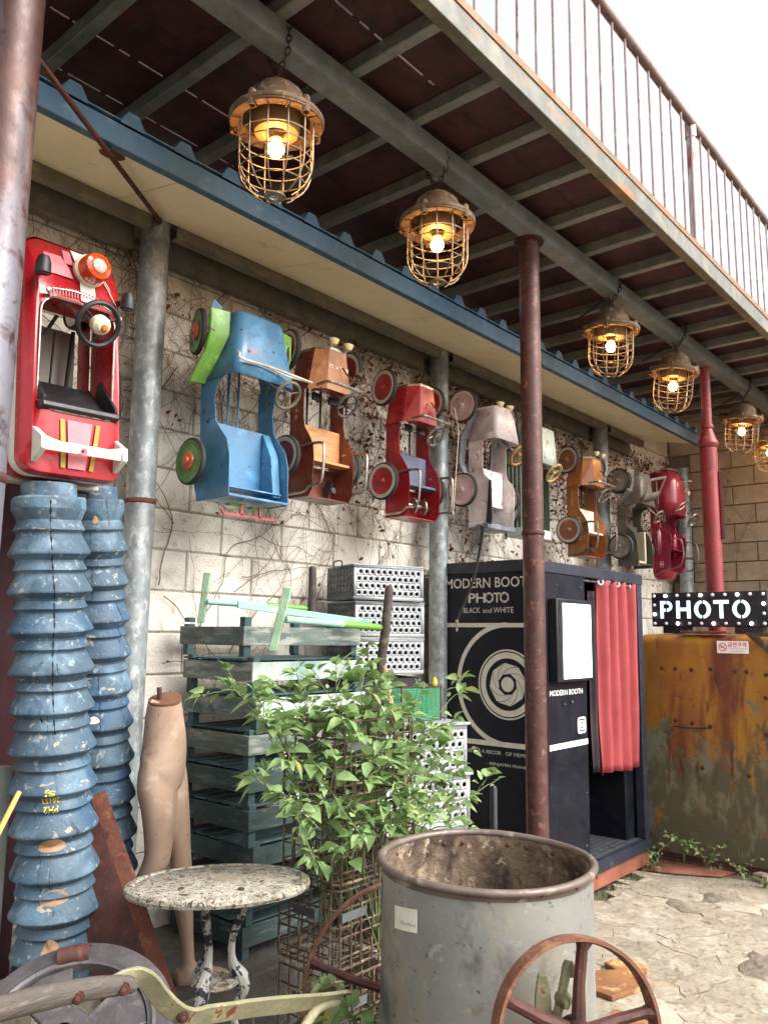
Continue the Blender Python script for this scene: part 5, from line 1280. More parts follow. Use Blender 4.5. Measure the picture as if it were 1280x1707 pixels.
# feet
for base, dr in (((1.905, 2.915, .285), Vector((.55, -.45, 0))), ((2.095, 2.76, .29), Vector((.75, -.25, 0)))):
    dr = dr.normalized(); B = Vector(base); sd_ = Vector((-dr.y, dr.x, 0)); loops = []
    for f, w_, h_, z in ((-.045, .026, .03, -.005), (-.02, .034, .042, .0), (.03, .036, .042, .0), (.08, .04, .032, -.010), (.13, .043, .022, -.018), (.165, .036, .014, -.024), (.18, .018, .008, -.028)):
        cc = B+dr*f+Vector((0, 0, z)); loops.append([cc+sd_*w_*math.cos(2*PI*j/16)+Vector((0, 0, h_*math.sin(2*PI*j/16))) for j in range(16)])
    m.loft(loops, cap0=True, cap1=True)
mq = thing('mannequin', 'pair of bare mannequin legs cut at the waist, standing behind the white table', 'mannequin', (2.0, 2.8, .24))
lg = m.build('legs', skin, mq, fix=True); lg.matrix_parent_inverse = Matrix.Translation((-2.0, -2.8, -.24))
md = lg.modifiers.new('remesh', 'REMESH'); md.mode = 'VOXEL'; md.voxel_size = .007; md.use_smooth_shade = True
md = lg.modifiers.new('smooth', 'CORRECTIVE_SMOOTH') if False else lg.modifiers.new('smooth', 'SMOOTH'); md.factor = .6; md.iterations = 10
# trim the waist on a slant by a cap plate proud of the body
M = T(1.912, 2.735, 1.343) @ RX(.16) @ RY(-.22) @ RZ(R(-50)); m = MB()
m.loft([[(.062*math.cos(2*PI*j/28), .070*math.sin(2*PI*j/28), z) for j in range(28)] for z in (-.012, .006)], cap0=True, cap1=True, m=M)
cp = m.build('waist_cap', mat('waist_board', (112, 74, 52), (92, 60, 42), 6, .7, 0, .1), mq, bev=.002); cp.matrix_parent_inverse = Matrix.Translation((-2.0, -2.8, -.24))
m = MB(); m.tube([(1.895, 2.74, 1.33), (1.89, 2.745, 1.39)], .0095, 10); cp = m.build('fixing_rod', rust_dark, mq); cp.matrix_parent_inverse = Matrix.Translation((-2.0, -2.8, -.24))

# ------------------------------------------------------------------ teal wooden crates
crate_m = mat('weathered_teal_wood', (98, 108, 100), (74, 88, 82), 4, .8, 0, .25, 60, jit=.22, stretch=(1, 3, 3), layers=[((140, 140, 132), 5, .5, .66, (.6, 3, 3)), ((34, 62, 66), 2.2, .58, .74), ((58, 50, 44), 9, .68, .76, (1, 4, 4))])
teal_in = mat('teal_painted_wood', (56, 78, 80), (42, 62, 64), 4, .75, 0, .2, 60, jit=.2, layers=[((96, 104, 100), 6, .6, .72)])
pale_crate = mat('pale_bleached_slat', (176, 184, 174), (146, 158, 150), 4, .8, 0, .25, 60, layers=[((112, 140, 136), 3, .56, .7), ((96, 88, 78), 9, .66, .75)])
CL, CW, CH = .72, .50, .155
def slat_mesh(L, h, th, mm, nm): b = MB(); b.box((0, 0, 0), (L, th, h), ch=.0015); return b.mesh(nm, mm, 30)
long_s, short_s, post_s, floor_s = slat_mesh(CL, .083, .012, crate_m, 'side_slat'), slat_mesh(CW-.026, .083, .012, crate_m, 'end_slat'), None, None
b = MB(); b.box((0, 0, 0), (.038, .038, CH+.02), ch=.002); post_s = b.mesh('corner_post', teal_in, 30)
b = MB(); b.box((0, 0, 0), (CL-.03, .075, .008), ch=.001); floor_s = b.mesh('floor_slat', teal_in, 30)
teal_shaded = mat('shaded_teal_paint', (52, 72, 68), (40, 58, 55), 4, .8, 0, .25, 60, jit=.2, stretch=(1, 3, 3), layers=[((92, 100, 98), 5, .56, .7, (.6, 3, 3)), ((30, 44, 46), 3, .58, .72), ((70, 62, 54), 9, .64, .72, (1, 4, 4))])  # lower crates: teal paint, darkened further to stand for shade
long_d, short_d = slat_mesh(CL, .083, .012, teal_shaded, 'side_slat'), slat_mesh(CW-.026, .083, .012, teal_shaded, 'end_slat')
long_p = slat_mesh(CL, .083, .012, pale_crate, 'side_slat')
names = ['topmost wooden crate of the stack, under the mint painted poles', 'second wooden crate from the top with a bleached pale front slat', 'third wooden crate from the top, its front slat half behind leaves', 'fourth crate from the top of the teal wooden stack', 'fifth crate from the top of the teal wooden stack', 'sixth crate from the top of the teal wooden stack', 'seventh crate from the top, just above the white table', 'eighth crate from the top, behind the white table edge', 'lowest wooden crate of the stack, on the dark ledge']
rnd = random.Random(21)
for k in range(9):
    z = .24+.155*(8-k); yaw = rnd.uniform(-.035, .035); dx, dy = rnd.uniform(-.018, .018), rnd.uniform(-.012, .012)
    if k == 0: yaw, dx, dy = -.05, -.03, .02
    t = thing('wooden_crate', names[k], 'crate', (2.74+dx, 3.0+dy, z), (0, 0, yaw), 'teal wooden crates in one stack')
    zs = CH-.0415-.004 
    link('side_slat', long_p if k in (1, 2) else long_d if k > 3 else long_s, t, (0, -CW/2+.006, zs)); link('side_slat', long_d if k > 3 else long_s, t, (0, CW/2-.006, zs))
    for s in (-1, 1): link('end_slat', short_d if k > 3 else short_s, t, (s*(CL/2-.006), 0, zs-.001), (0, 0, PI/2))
    for sx in (-1, 1):
        for sy in (-1, 1): link('corner_post', post_s, t, (sx*(CL/2-.032), sy*(CW/2-.032), (CH+.02)/2-.002 if k else (CH+.055)/2), (0, 0, 0))
    for j in range(5): link('floor_slat', floor_s, t, (0, -.19+.095*j, .006))
# white lath lying on the top crate
m = MB(); m.box((0, 0, 0), (.10, .02, .008)); tag(m.build('lath', white_print, None, (2.33, 3.17, 1.645), (0, 0, .35)), 'short white lath poking out past the top wooden crate', 'lath')

# ------------------------------------------------------------------ mint painted pole frame
mint = mat('mint_paint', (140, 188, 170), (124, 174, 156), 5, .5, 0, .08, 60, layers=[((176, 204, 190), 5, .58, .7), ((126, 70, 46), 12, .7, .76)])
limep = mat('lime_paint', (106, 150, 56), (92, 136, 48), 5, .5, 0, .05)
bark = mat('dark_bark', (82, 66, 62), (60, 50, 48), 9, .8, 0, .4, 30, layers=[((92, 100, 64), 5, .6, .72)])
mintr = mat('mint_rust_bar', (160, 190, 160), (136, 168, 140), 7, .6, 0, .15, 60, layers=[((134, 70, 42), 6, .54, .64)])
t = thing('pole_frame', 'mint and lime painted pole frame with rusty end bars lying on the crates', 'pole frame', (2.6, 2.9, 1.68))
iv = Matrix.Translation((-2.6, -2.9, -1.68))
def put(o): o.matrix_parent_inverse = iv; return o
for p, q in (((2.345, 3.07, 1.745), (2.90, 2.97, 1.727)), ((2.425, 2.62, 1.662), (3.005, 2.56, 1.636))):
    p, q = Vector(p), Vector(q); mid = p+(q-p)*.56
    m = MB(); m.tube([p, mid], .0155, 12); po = put(m.build('pole', mint, t))
    m = MB(); m.tube([mid, q], .0158, 12); x_ = m.build('lime_end', limep, po); x_.matrix_parent_inverse = iv @ I4 if False else I4
m = MB(); quad_bar(m, (2.36, 2.86, 1.712), Vector((0, 0, 1)), Vector((.2, 1, 0)).normalized(), .03, .012, (Vector((3.02, 2.66, 1.645))-Vector((2.36, 2.86, 1.712))).normalized(), .69); put(m.build('cross_bar', mint, t, bev=.002))
for p, q, w_ in (((2.325, 3.05, 1.875), (2.338, 3.1, 1.645), .032), ((2.405, 2.59, 1.80), (2.392, 2.665, 1.525), .036)):
    p, q = Vector(p), Vector(q); dd = (q-p).normalized(); m = MB(); quad_bar(m, p-Vector((.65, -.76, 0))*w_/2, Vector((.65, -.76, 0)), Vector((.76, .65, 0)), w_, .03, dd, (q-p).length); put(m.build('end_bar', mintr, t, bev=.004))
for p, q, r0 in (((2.885, 2.93, 1.94), (2.91, 2.96, 1.67), .021), ((2.995, 2.515, 1.835), (3.01, 2.585, 1.41), .023)):
    m = MB(); p, q = Vector(p), Vector(q); m.tube([p, p+(q-p)*.04, p+(q-p)*.5+Vector((.006, 0, 0)), q], [r0*.6, r0*.9, r0, r0*.95], 12); put(m.build('handle_bar', bark, t))

# ------------------------------------------------------------------ perforated metal boxes
perf_m = mat('galvanised_box', (168, 172, 174), (148, 152, 156), 6, .5, .3, .06, 60, layers=[((172, 174, 174), 7, .56, .68), ((112, 96, 80), 7, .7, .8)])
dark_perf = mat('dull_grey_box', (98, 100, 100), (78, 80, 82), 6, .55, .3, .06, 60, layers=[((128, 118, 108), 6, .62, .74)])
inside_m = mat('box_inside', (54, 54, 54), (40, 40, 42), 6, .8, .2, .05)
def perf_panel(mb, W, H, nx, ny, r, M, mx=.02, my=.02, skip=lambda i, j: False, stag=True):
    "sheet in local xy with round holes; margins are solid"
    cw, chh = (W-2*mx)/nx, (H-2*my)/ny; K = 8
    for j in range(ny):
        for i in range(nx):
            x0, y0 = mx+i*cw, my+j*chh; cx, cy = x0+cw/2+(cw*.14*(1 if j % 2 else -1) if stag else 0), y0+chh/2
            B = [(x0+cw, cy), (x0+cw, y0+chh), (cx, y0+chh), (x0, y0+chh), (x0, cy), (x0, y0), (cx, y0), (x0+cw, y0)]
            if skip(i, j): mb.add([(x0, y0, 0), (x0+cw, y0, 0), (x0+cw, y0+chh, 0), (x0, y0+chh, 0)], [(0, 1, 2, 3)], M); continue
            I_ = [(cx+r*math.cos(2*PI*k/K), cy+r*math.sin(2*PI*k/K)) for k in range(K)]
            mb.add([(x, y, 0) for x, y in B+I_], [(k, (k+1) % K, K+(k+1) % K, K+k) for k in range(K)], M)
    for a, b, c_, d_ in ((0, 0, W, my), (0, H-my, W, H), (0, my, mx, H-my), (W-mx, my, W, H-my)):
        mb.add([(a, b, 0), (c_, b, 0), (c_, d_, 0), (a, d_, 0)], [(0, 1, 2, 3)], M)
def perf_box(label, loc, rz, L, W, H, nx, ny, r, group, lid=False, dark_end=True, handle=True):
    "origin at the near left bottom corner; x along the front"
    t = thing('perforated_box', label, 'metal box', loc, (0, 0, rz), group)
    m = MB(); perf_panel(m, L, H, nx, ny, r, frame((0, 0, 0), (1, 0, 0), (0, 0, 1))); m.build('front_side', perf_m, t, solid=.0025, fix=False)
    m = MB(); perf_panel(m, W, H, 7, 4, r*.8, frame((0, W, 0), (0, -1, 0), (0, 0, 1)), skip=lambda i, j: (j > 1 and i < 6) or (j == 1 and i < 2)); m.build('end_side', dark_perf if dark_end else perf_m, t, solid=.0025, fix=False)
    m = MB(); m.box((L/2, W-.002, H/2), (L-.01, .003, H-.004)); m.box((L-.002, W/2, H/2), (.003, W-.01, H-.004)); m.box((L/2, W/2, .004), (L-.012, W-.012, .004)); m.box((.02, W/2, H/2), (.002, W-.06, H-.02)); m.box((L/2, .03, H/2), (L-.08, .002, H-.02)); m.build('inner_shell', inside_m, t)
    m = MB()
    for x0, y0, x1, y1 in ((0, 0, L, 0), (L, 0, L, W), (L, W, 0, W), (0, W, 0, 0)): m.tube([(x0, y0, H-.002), (x1, y1, H-.002)], .004, 6)
    m.build('top_rim', perf_m, t)
    if lid:
        m = MB(); m.box((L/2, W/2-.006, H+.008), (L+.02, W+.02, .012), ch=.002); m.build('lid', perf_m, t); 
        m = MB(); m.box((L*.6, -.008, H-.02), (.03, .004, .05)); m.build('latch', dark_perf, t)
    if handle:
        m = MB(); y_ = W*.5; rr = rail_tube(m, [(L*.9 if lid else -.012, W*.35, H-.02), (L*.9 if lid else -.016, W*.36, H+.022), (L*.9 if lid else -.016, W*.64, H+.022), (L*.9 if lid else -.012, W*.65, H-.02)], .004); m.build('carry_handle', chain_m, t)
    return t
RZ1 = math.atan2(-.165, .39)
for k, lb in enumerate(('open perforated metal box on top of the tall box stack by the column', 'middle of three perforated metal boxes beside the galvanised column', 'lowest of three perforated metal boxes beside the galvanised column')):
    perf_box(lb, (3.185+(.012 if k == 1 else 0)+.022*k*.6, 2.925+.008*k, 1.785-.196*k), RZ1+(.02 if k == 1 else 0), .425, .36, .19, 11, 4, .0108, 'perforated metal boxes in the tall stack', handle=(k == 0))
cb = MB(); cb.box((.21, .18, .565), (.40, .34, 1.13), ch=.004); tag(cb.build('steel_locker', mat('dark_locker', (52, 52, 54), (40, 40, 42), 5, .6, .2, .05), None, (3.225, 2.955, .245), (0, 0, RZ1)), 'dark steel locker carrying the tall stack of perforated boxes', 'locker')
RZ2 = math.atan2(-.13, .46)
for k, lb in enumerate(('lidded perforated metal box with a flat top beside the photo booth', 'second perforated metal box down, behind the leafy plant', 'third perforated metal box down, just above the barrel rim')):
    perf_box(lb, (2.935-.006*k, 2.478-.01*k, .945-.232*k), RZ2+(.0, -.03, .02)[k], .48, .32, .225, 11, 4, .0115, 'lidded perforated metal boxes beside the photo booth', lid=True, dark_end=False, handle=(k == 0))
m = MB(); m.box((.24, .16, .12), (.5, .34, .24), ch=.004); tag(m.build('timber_block', crate_m, None, (2.925, 2.46, .236), (0, 0, RZ2)), 'wooden block under the lidded perforated boxes', 'timber block')
m = MB(); m.box((0, 0, .118), (.6, .45, .236), ch=.005); tag(m.build('concrete_block', slab_m, None, (3.15, 2.47, 0), (0, 0, RZ2)), 'concrete block carrying the lidded perforated boxes', 'block')
# green mesh basket
gnet = mat('green_plastic_net', (72, 168, 118), (60, 150, 104), 6, .5, 0, 0)
t = thing('mesh_basket', 'green plastic mesh basket with a rusty wire frame on the flat metal lid', 'basket', (3.28, 2.60, 1.185), (0, 0, RZ2))
BL, BW, BH = .24, .16, .165
m = MB()
for z in (0, BH):
    P = [(-BL/2, -BW/2, z), (BL/2, -BW/2, z), (BL/2, BW/2, z), (-BL/2, BW/2, z)]
    for i in range(4): m.tube([P[i], P[(i+1) % 4]], .0045, 6)
for x in (-1, 1):
    for y in (-1, 1): m.tube([(x*BL/2, y*BW/2, 0), (x*BL/2, y*BW/2, BH)], .0045, 6)
m.build('wire_frame', rust_dark, t)
m = MB()
for s in (-1, 1):
    for i in range(25): x = -BL/2+BL*i/24; m.box((x, s*BW/2, BH/2-.006), (.0016, .0016, BH-.012))
    for j in range(16): z = .004+(BH-.016)*j/15; m.box((0, s*BW/2, z), (BL, .0016, .0016))
    for i in range(17): y = -BW/2+BW*i/16; m.box((s*BL/2, y, BH/2-.006), (.0016, .0016, BH-.012))
    for j in range(16): z = .004+(BH-.016)*j/15; m.box((s*BL/2, 0, z), (.0016, BW, .0016))
stuff(m.build('netting', gnet, t))
m = MB(); m.lathe([(0, .045), (.008, .042), (.012, .03), (.016, .012), (.010, 0), (0, -.002)], 12, T(3.335, 2.50, 1.352)); tag(m.build('yellow_fruit', mat('yellow_fruit_skin', (196, 176, 62), (176, 150, 50), 5, .5, 0, .03)), 'small yellow fruit on the rim of the green mesh basket', 'fruit')

# ------------------------------------------------------------------ rusty wire crates
WL, WW, WH_ = .43, .30, .285
def wire_crate(label, loc, rz, first=[None]):
    if first[0] is not None:
        o = copy_tree(first[0]); o.location = loc; o.rotation_euler = (0, 0, rz); o['label'] = label; return o
    t = thing('wire_crate', label, 'wire crate', loc, (0, 0, rz), 'rusty wire crates stacked under the leafy plant'); first[0] = t
    def loop(z, r=.0036, ins=0): 
        P = [(ins, ins, z), (WL-ins, ins, z), (WL-ins, WW-ins, z), (ins, WW-ins, z)]; m.tube(sum([[Vector(P[i])+(Vector(P[(i+1) % 4])-Vector(P[i])).normalized()*.02, Vector(P[(i+1) % 4])-(Vector(P[(i+1) % 4])-Vector(P[i])).normalized()*.02] for i in range(4)], []), r, 6, closed=True)
    for z in (.012, .05, .115, .15, .21, .272):
        m = MB(); loop(z, .005 if z > .25 or z < .02 else .0036); m.build('hoop', rust_wire, t)
    v = MB(); v.tube([(0, 0, .008), (0, 0, .276)], .0036, 6); v = v.mesh('upright', rust_wire)
    for i in range(8):
        for y in (-.003, WW+.003): link('upright', v, t, (.02+(WL-.04)*i/7+rnd.uniform(-.005, .005), y, 0), (rnd.uniform(-.02, .02), rnd.uniform(-.02, .02), 0))
    for i in range(6):
        for x in (-.003, WL+.003): link('upright', v, t, (x, .02+(WW-.04)*i/5+rnd.uniform(-.005, .005), 0), (rnd.uniform(-.02, .02), rnd.uniform(-.02, .02), 0))
    m = MB()
    for i in range(7): x = .03+(WL-.06)*i/6; m.tube([(x, 0, .014), (x, WW, .014)], .003, 5)
    for i in range(4): y = .03+(WW-.06)*i/3; m.tube([(0, y, .018), (WL, y, .018)], .003, 5)
    for k in range(3):       # bottle cells: bent wires
        for j in range(4):
            x0 = .06+.1*j; y0 = .05+.09*k; m.tube([(x0, y0, .02), (x0, y0, .10), (x0+.02, y0, .118), (x0+.05, y0, .118), (x0+.07, y0, .10), (x0+.07, y0, .02)], .0028, 5)
    stuff(m.build('bottle_cells', rust_wire, t))
    m = MB(); m.box((WL*.2, -.008, .185), (.13, .003, .03)); m.build('name_plate', dark_perf, t)
    m = MB(); m.box((-.008, WW*.5, .185), (.003, .11, .03)); m.build('name_plate', dark_perf, t)
    return t
for k, lb in enumerate(('topmost rusty wire crate, full of leaves of the plant', 'second rusty wire crate from the top, beside the table top', 'third rusty wire crate from the top, behind the iron wheel', 'lowest rusty wire crate behind the pale green bar')):
    wire_crate(lb, (2.185+(.008, -.012, .006, 0)[k], 2.055+(.004, -.008, .01, 0)[k], 1.015-.29*k), (.02, -.03, .015, -.01)[k])
m = MB()
for i in range(4): m.box((.05+.12*i, .16, .125), (.09, .34, .02), ch=.002)
for y in (.03, .29): m.box((.22, y, .0575), (.46, .05, .115), ch=.002)
tag(m.build('pallet', crate_m, None, (2.17, 2.04, .005)), 'low wooden pallet under the rusty wire crates', 'pallet')
# ------------------------------------------------------------------ round white table
chip_white = mat('chipped_white_paint', (178, 172, 158), (152, 144, 128), 16, .7, .0, .7, 60, layers=[((112, 98, 80), 7, .56, .70), ((84, 72, 60), 30, .58, .62), ((58, 52, 48), 52, .61, .65), ((188, 184, 172), 20, .62, .66), ((40, 46, 74), 6, .70, .73)])
leg_chip = mat('flaked_leg_paint', (172, 170, 162), (152, 150, 142), 9, .55, 0, .35, 50, layers=[((22, 24, 44), 11, .53, .57), ((24, 24, 30), 18, .6, .64)])
t = thing('round_table', 'round iron garden table with flaking white paint before the mannequin legs', 'table', (1.826, 2.258, 0))
m = MB(); m.lathe([(0, .004), (.262, .004), (.268, .0), (.274, .006), (.290, .006), (.300, .0), (.302, -.012), (.297, -.022), (.285, -.02), (.28, -.008), (0, -.008)], 64)
tp = m.build('table_top', chip_white, t, (0, 0, .785), (R(-4.3), R(2.8), 0))
m = MB(); m.box((0, 0, .006), (.075, .04, .004), ch=.001); m.build('worn_plate', mat('bare_metal_tag', (164, 150, 124), (140, 126, 104), 12, .6, .2, .1), tp, (.02, -.01, 0), (0, 0, -.7))
dl = MB()
for x, y, a, s in ((-.18, -.02, .3, .022), (-.06, -.20, 1.2, .028), (-.20, -.12, 2, .02), (.05, -.15, .6, .02)):
    dl.add([(0, 0, 0), (s, -.4*s, .002), (2*s, 0, 0), (s, .4*s, .002)], [(0, 1, 2, 3)], T(x, y, .0065) @ RZ(a))
stuff(dl.build('fallen_leaves', mat('fallen_leaf', (92, 62, 44), (70, 46, 34), 6, .8, 0, .05), tp, fix=False))
for k, a in enumerate((R(205), R(325), R(85))):
    pts = [(.075, .765), (.085, .70), (.062, .64), (.05, .585), (.056, .53), (.085, .485), (.092, .44), (.07, .40), (.066, .36), (.10, .25), (.15, .12), (.20, .02), (.225, .012)]
    m = MB(); P = spline([(r*math.cos(a), r*math.sin(a), z) for r, z in pts], 4); n_ = len(P)
    m.tube(P, [.0115+.014*math.exp(-((i/n_-.43)/.09)**2)+.004*math.exp(-((i/n_-.12)/.05)**2) for i in range(n_)], 10); m.build('leg', leg_chip, t)
m = MB(); m.lathe([(0, .008), (.07, .008), (.078, 0), (.07, -.008), (0, -.008)], 28); m.build('lower_ring', chip_white, t, (0, 0, .475))

# ------------------------------------------------------------------ big steel drum
drum_m = mat('grey_zinc_drum', (142, 141, 136), (124, 124, 120), 2.2, .5, .25, .08, 40, layers=[((142, 136, 120), 2.4, .54, .66, (1, 1, .5)), ((88, 88, 86), 3, .58, .68, (1, 1, .5)), ((150, 150, 142), 14, .64, .70), ((110, 92, 70), 2.4, .62, .74), ((80, 78, 74), 22, .66, .7)])
drum_in = mat('rusty_drum_inside', (124, 106, 86), (92, 76, 62), 5, .85, .1, .5, 30, layers=[((150, 132, 108), 6, .56, .64), ((60, 44, 36), 4, .54, .66), ((160, 146, 124), 14, .62, .68), ((84, 64, 48), 20, .6, .66)])
rim_m = mat('drum_rim', (116, 102, 94), (98, 86, 78), 7, .5, .3, .08, 50, layers=[((172, 160, 146), 8, .6, .72)])
t = thing('steel_drum', 'large open grey zinc drum with a rolled brown rim', 'drum', (1.950, 1.292, 0), (R(.4), R(-.3), .3))
BR, BH_ = .284, 1.018
def wobr(a, z): return BR*(1+.008*math.sin(2*a+1)+.003*math.sin(5*a)*(z/BH_))+.002*math.sin(9*z+a*2)
m = MB(); n = 72; zs = [0, .02, .2, .4, .6, .8, .95, 1.0]; 
m.loft([[(wobr(2*PI*j/n, z)*math.cos(2*PI*j/n), wobr(2*PI*j/n, z)*math.sin(2*PI*j/n), z) for j in range(n)] for z in zs]); m.build('shell', drum_m, t)
m = MB(); m.loft([[((wobr(2*PI*j/n, z)-.006)*math.cos(2*PI*j/n), (wobr(2*PI*j/n, z)-.006)*math.sin(2*PI*j/n), z) for j in range(n)] for z in (1.0, .9, .7, .5, .25)], cap1=True); m.build('lining', drum_in, t)
m = MB(); m.tube([((wobr(2*PI*j/n, BH_)+.002)*math.cos(2*PI*j/n), (wobr(2*PI*j/n, BH_)+.002)*math.sin(2*PI*j/n), 1.005+.002*math.sin(3*2*PI*j/n)) for j in range(n)], .0105, 12, closed=True)
m.loft([[((wobr(2*PI*j/n, z)+o_)*math.cos(2*PI*j/n), (wobr(2*PI*j/n, z)+o_)*math.sin(2*PI*j/n), z) for j in range(n)] for z, o_ in ((1.0, .008), (.990, .003), (.984, .0015))]); m.build('rolled_rim', rim_m, t)
rv = MB(); rv.lathe([(0, .004), (.004, .003), (.0065, 0)], 10); rv = rv.mesh('rivet', rust_dark)
for a in (60, 48, 20, 8, 350, 100, 130, 136, 240, 262, 285, 205):
    a = R(a)-.3; inn = math.cos(a+.3-R(40)) > 0
    link('rivet', rv, t, ((BR-.008 if inn else BR+.009)*math.cos(a), (BR-.008 if inn else BR+.009)*math.sin(a), .978 if inn else 1.0), (0, -PI/2 if inn else PI/2, 0)).rotation_euler = Euler((0, (-PI/2 if inn else PI/2), a))
m = MB(); a0 = R(122)
vs = [((BR-.0085)*math.cos(a0+da), (BR-.0085)*math.sin(a0+da), z) for z in (.99, .7, .3) for da in (-.07, .07)]
m.add(vs, [(0, 1, 3, 2), (2, 3, 5, 4)]); m.build('seam_strip', mat('seam_strip', (178, 156, 130), (134, 104, 80), 14, .8, .1, .3, 50), t, solid=.003)
paper = mat('old_paper', (226, 222, 208), (206, 200, 184), 8, .8, 0, .05)
def lab(ac, z0, z1, w_, sk, nm='paper_label'):
    vs = []
    for i in range(9):
        a = ac+(i/8-.5)*w_/BR
        for z in (z0, z1): zz = z+sk*(i/8-.5)*w_; vs.append(((wobr(a, zz)+.0018)*math.cos(a), (wobr(a, zz)+.0018)*math.sin(a), zz))
    q = MB(); q.add(vs, [(2*i, 2*i+2, 2*i+3, 2*i+1) for i in range(8)]); return q.build(nm, paper, t, fix=False)
av = math.atan2(-1.292, -1.95)-.3
pl_ = lab(av-R(44), .882, .936, .088, .14); lab(av-R(83), .87, .945, .05, .0)
m = MB(); rn = random.Random(2)
for i in range(9):
    a = av-R(42)+(i/8-.5)*.05/BR; zz = .897+.12*(i/8-.5)*.05; hh = rn.uniform(.004, .009)
    m.add([((wobr(aa, z)+.0026)*math.cos(aa), (wobr(aa, z)+.0026)*math.sin(aa), z) for aa, z in ((a, zz), (a+.008, zz), (a+.008, zz+hh), (a, zz+hh))], [(0, 1, 2, 3)])
m.build('smudged_writing', mat('grey_smudge', (140, 138, 132), None, 5, .8, 0, 0), pl_, fix=False)
m = MB(); m.tube([(2.93, 1.89, 0), (2.915, 1.884, .99), (2.914, 1.884, 1.0)], [.014, .0145, .009], 12); tag(m.build('grip_rod', black_p), 'black grip of a rod rising behind the zinc drum', 'rod')

# ------------------------------------------------------------------ iron wheels
def spoke_wheel(name, label, cen, nrm, Rr, wr, mm, spokes, a_off, group, axle=0):
    t = thing(name, label, 'wheel', cen, (0, 0, 0), group)
    t.rotation_euler = Vector(nrm).to_track_quat('Z', 'Y').to_euler()
    m = MB(); n = 64; L = []
    for r, z in ((Rr, -wr/2), (Rr+.002, 0), (Rr, wr/2), (Rr-.008, wr/2), (Rr-.012, wr*.2), (Rr-.012, -wr*.2), (Rr-.008, -wr/2)): L.append([(r*math.cos(2*PI*j/n), r*math.sin(2*PI*j/n), z) for j in range(n)])
    m.loft(L+[L[0]]); m.build('rim', mm, t)
    for k in range(spokes):
        a = a_off+2*PI*k/spokes; m = MB()
        P = [(.02*math.cos(a), .02*math.sin(a), 0), (Rr*.5*math.cos(a+.05), Rr*.5*math.sin(a+.05), 0), (Rr*.86*math.cos(a+.02), Rr*.86*math.sin(a+.02), 0), (Rr*.965*math.cos(a), Rr*.965*math.sin(a), 0)]
        m.tube(P, [.017, .0135, .013, .021], 8); m.build('spoke', rust_dark, t)
    m = MB(); m.lathe([(0, .035), (.028, .035), (.032, .028), (.032, -.028), (.028, -.035), (0, -.035)], 20); m.build('hub', rust_dark, t)
    if axle: m = MB(); m.lathe([(.012, -.04), (.012, axle)], 12); m.build('axle', rust_dark, t)
    return t
iw = mat('orange_rust_rim', (124, 82, 62), (102, 66, 50), 12, .85, .1, .3, 80, layers=[((142, 102, 78), 16, .56, .68), ((92, 54, 42), 7, .62, .75)])
vd = Vector((.76, .65, -.05))
spoke_wheel('iron_wheel', 'rusty spoked iron wheel in front of the zinc drum', (1.725, .906, .755), (-.55, -.80, .12), .193, .042, iw, 5, R(80), 'rusty iron wheels', -.25)  # plain spoked iron wheels, not machine flywheels
spoke_wheel('iron_wheel', 'rusty iron wheel half hidden behind the zinc drum', (2.10, 1.655, .51), (-.80, -.60, .08), .335, .05, iw, 5, R(92), 'rusty iron wheels')
green_iron = mat('pale_green_iron', (132, 128, 100), (114, 110, 84), 7, .55, .1, .15, 60, layers=[((168, 170, 134), 9, .58, .7), ((112, 64, 42), 9, .62, .67), ((86, 84, 60), 5, .64, .78)])
# upright green bracket carrying the front wheel
t = thing('iron_bracket', 'pale green iron bracket with a round bolt inside the front wheel', 'bracket', (1.735, .955, .055))
m = MB(); d_ = (.65, -.76, 0)
m.loft([[Vector((-.01, .035, z))+Vector(d_)*x+Vector((.76, .65, 0))*y for x, y in ((-w_, -.006), (w_, -.006), (w_, .006), (-w_, .006))] for z, w_ in ((0, .022), (.68, .022), (.76, .017), (.80, .010))], cap0=True, cap1=True); m.build('upright', green_iron, t, bev=.003)
m = MB(); m.tube(spline([Vector((.0, .01, .70)), Vector((.012, -.005, .78)), Vector((.022, -.012, .825)), Vector((.028, -.02, .80))], 4), .0105, 10); m.build('curved_lever', green_iron, t)
m = MB(); M = T(.004, -.01, .752) @ frame((0, 0, 0), (.65, -.76, 0), (0, 0, 1)); m.lathe([(0, -.03), (.012, -.028), (.0185, -.016), (.019, -.004), (.012, .006), (.006, .03), (0, .03)], 18, M); m.build('knob', mat('mossy_bolt', (110, 104, 72), (84, 74, 56), 12, .7, .1, .2), t)
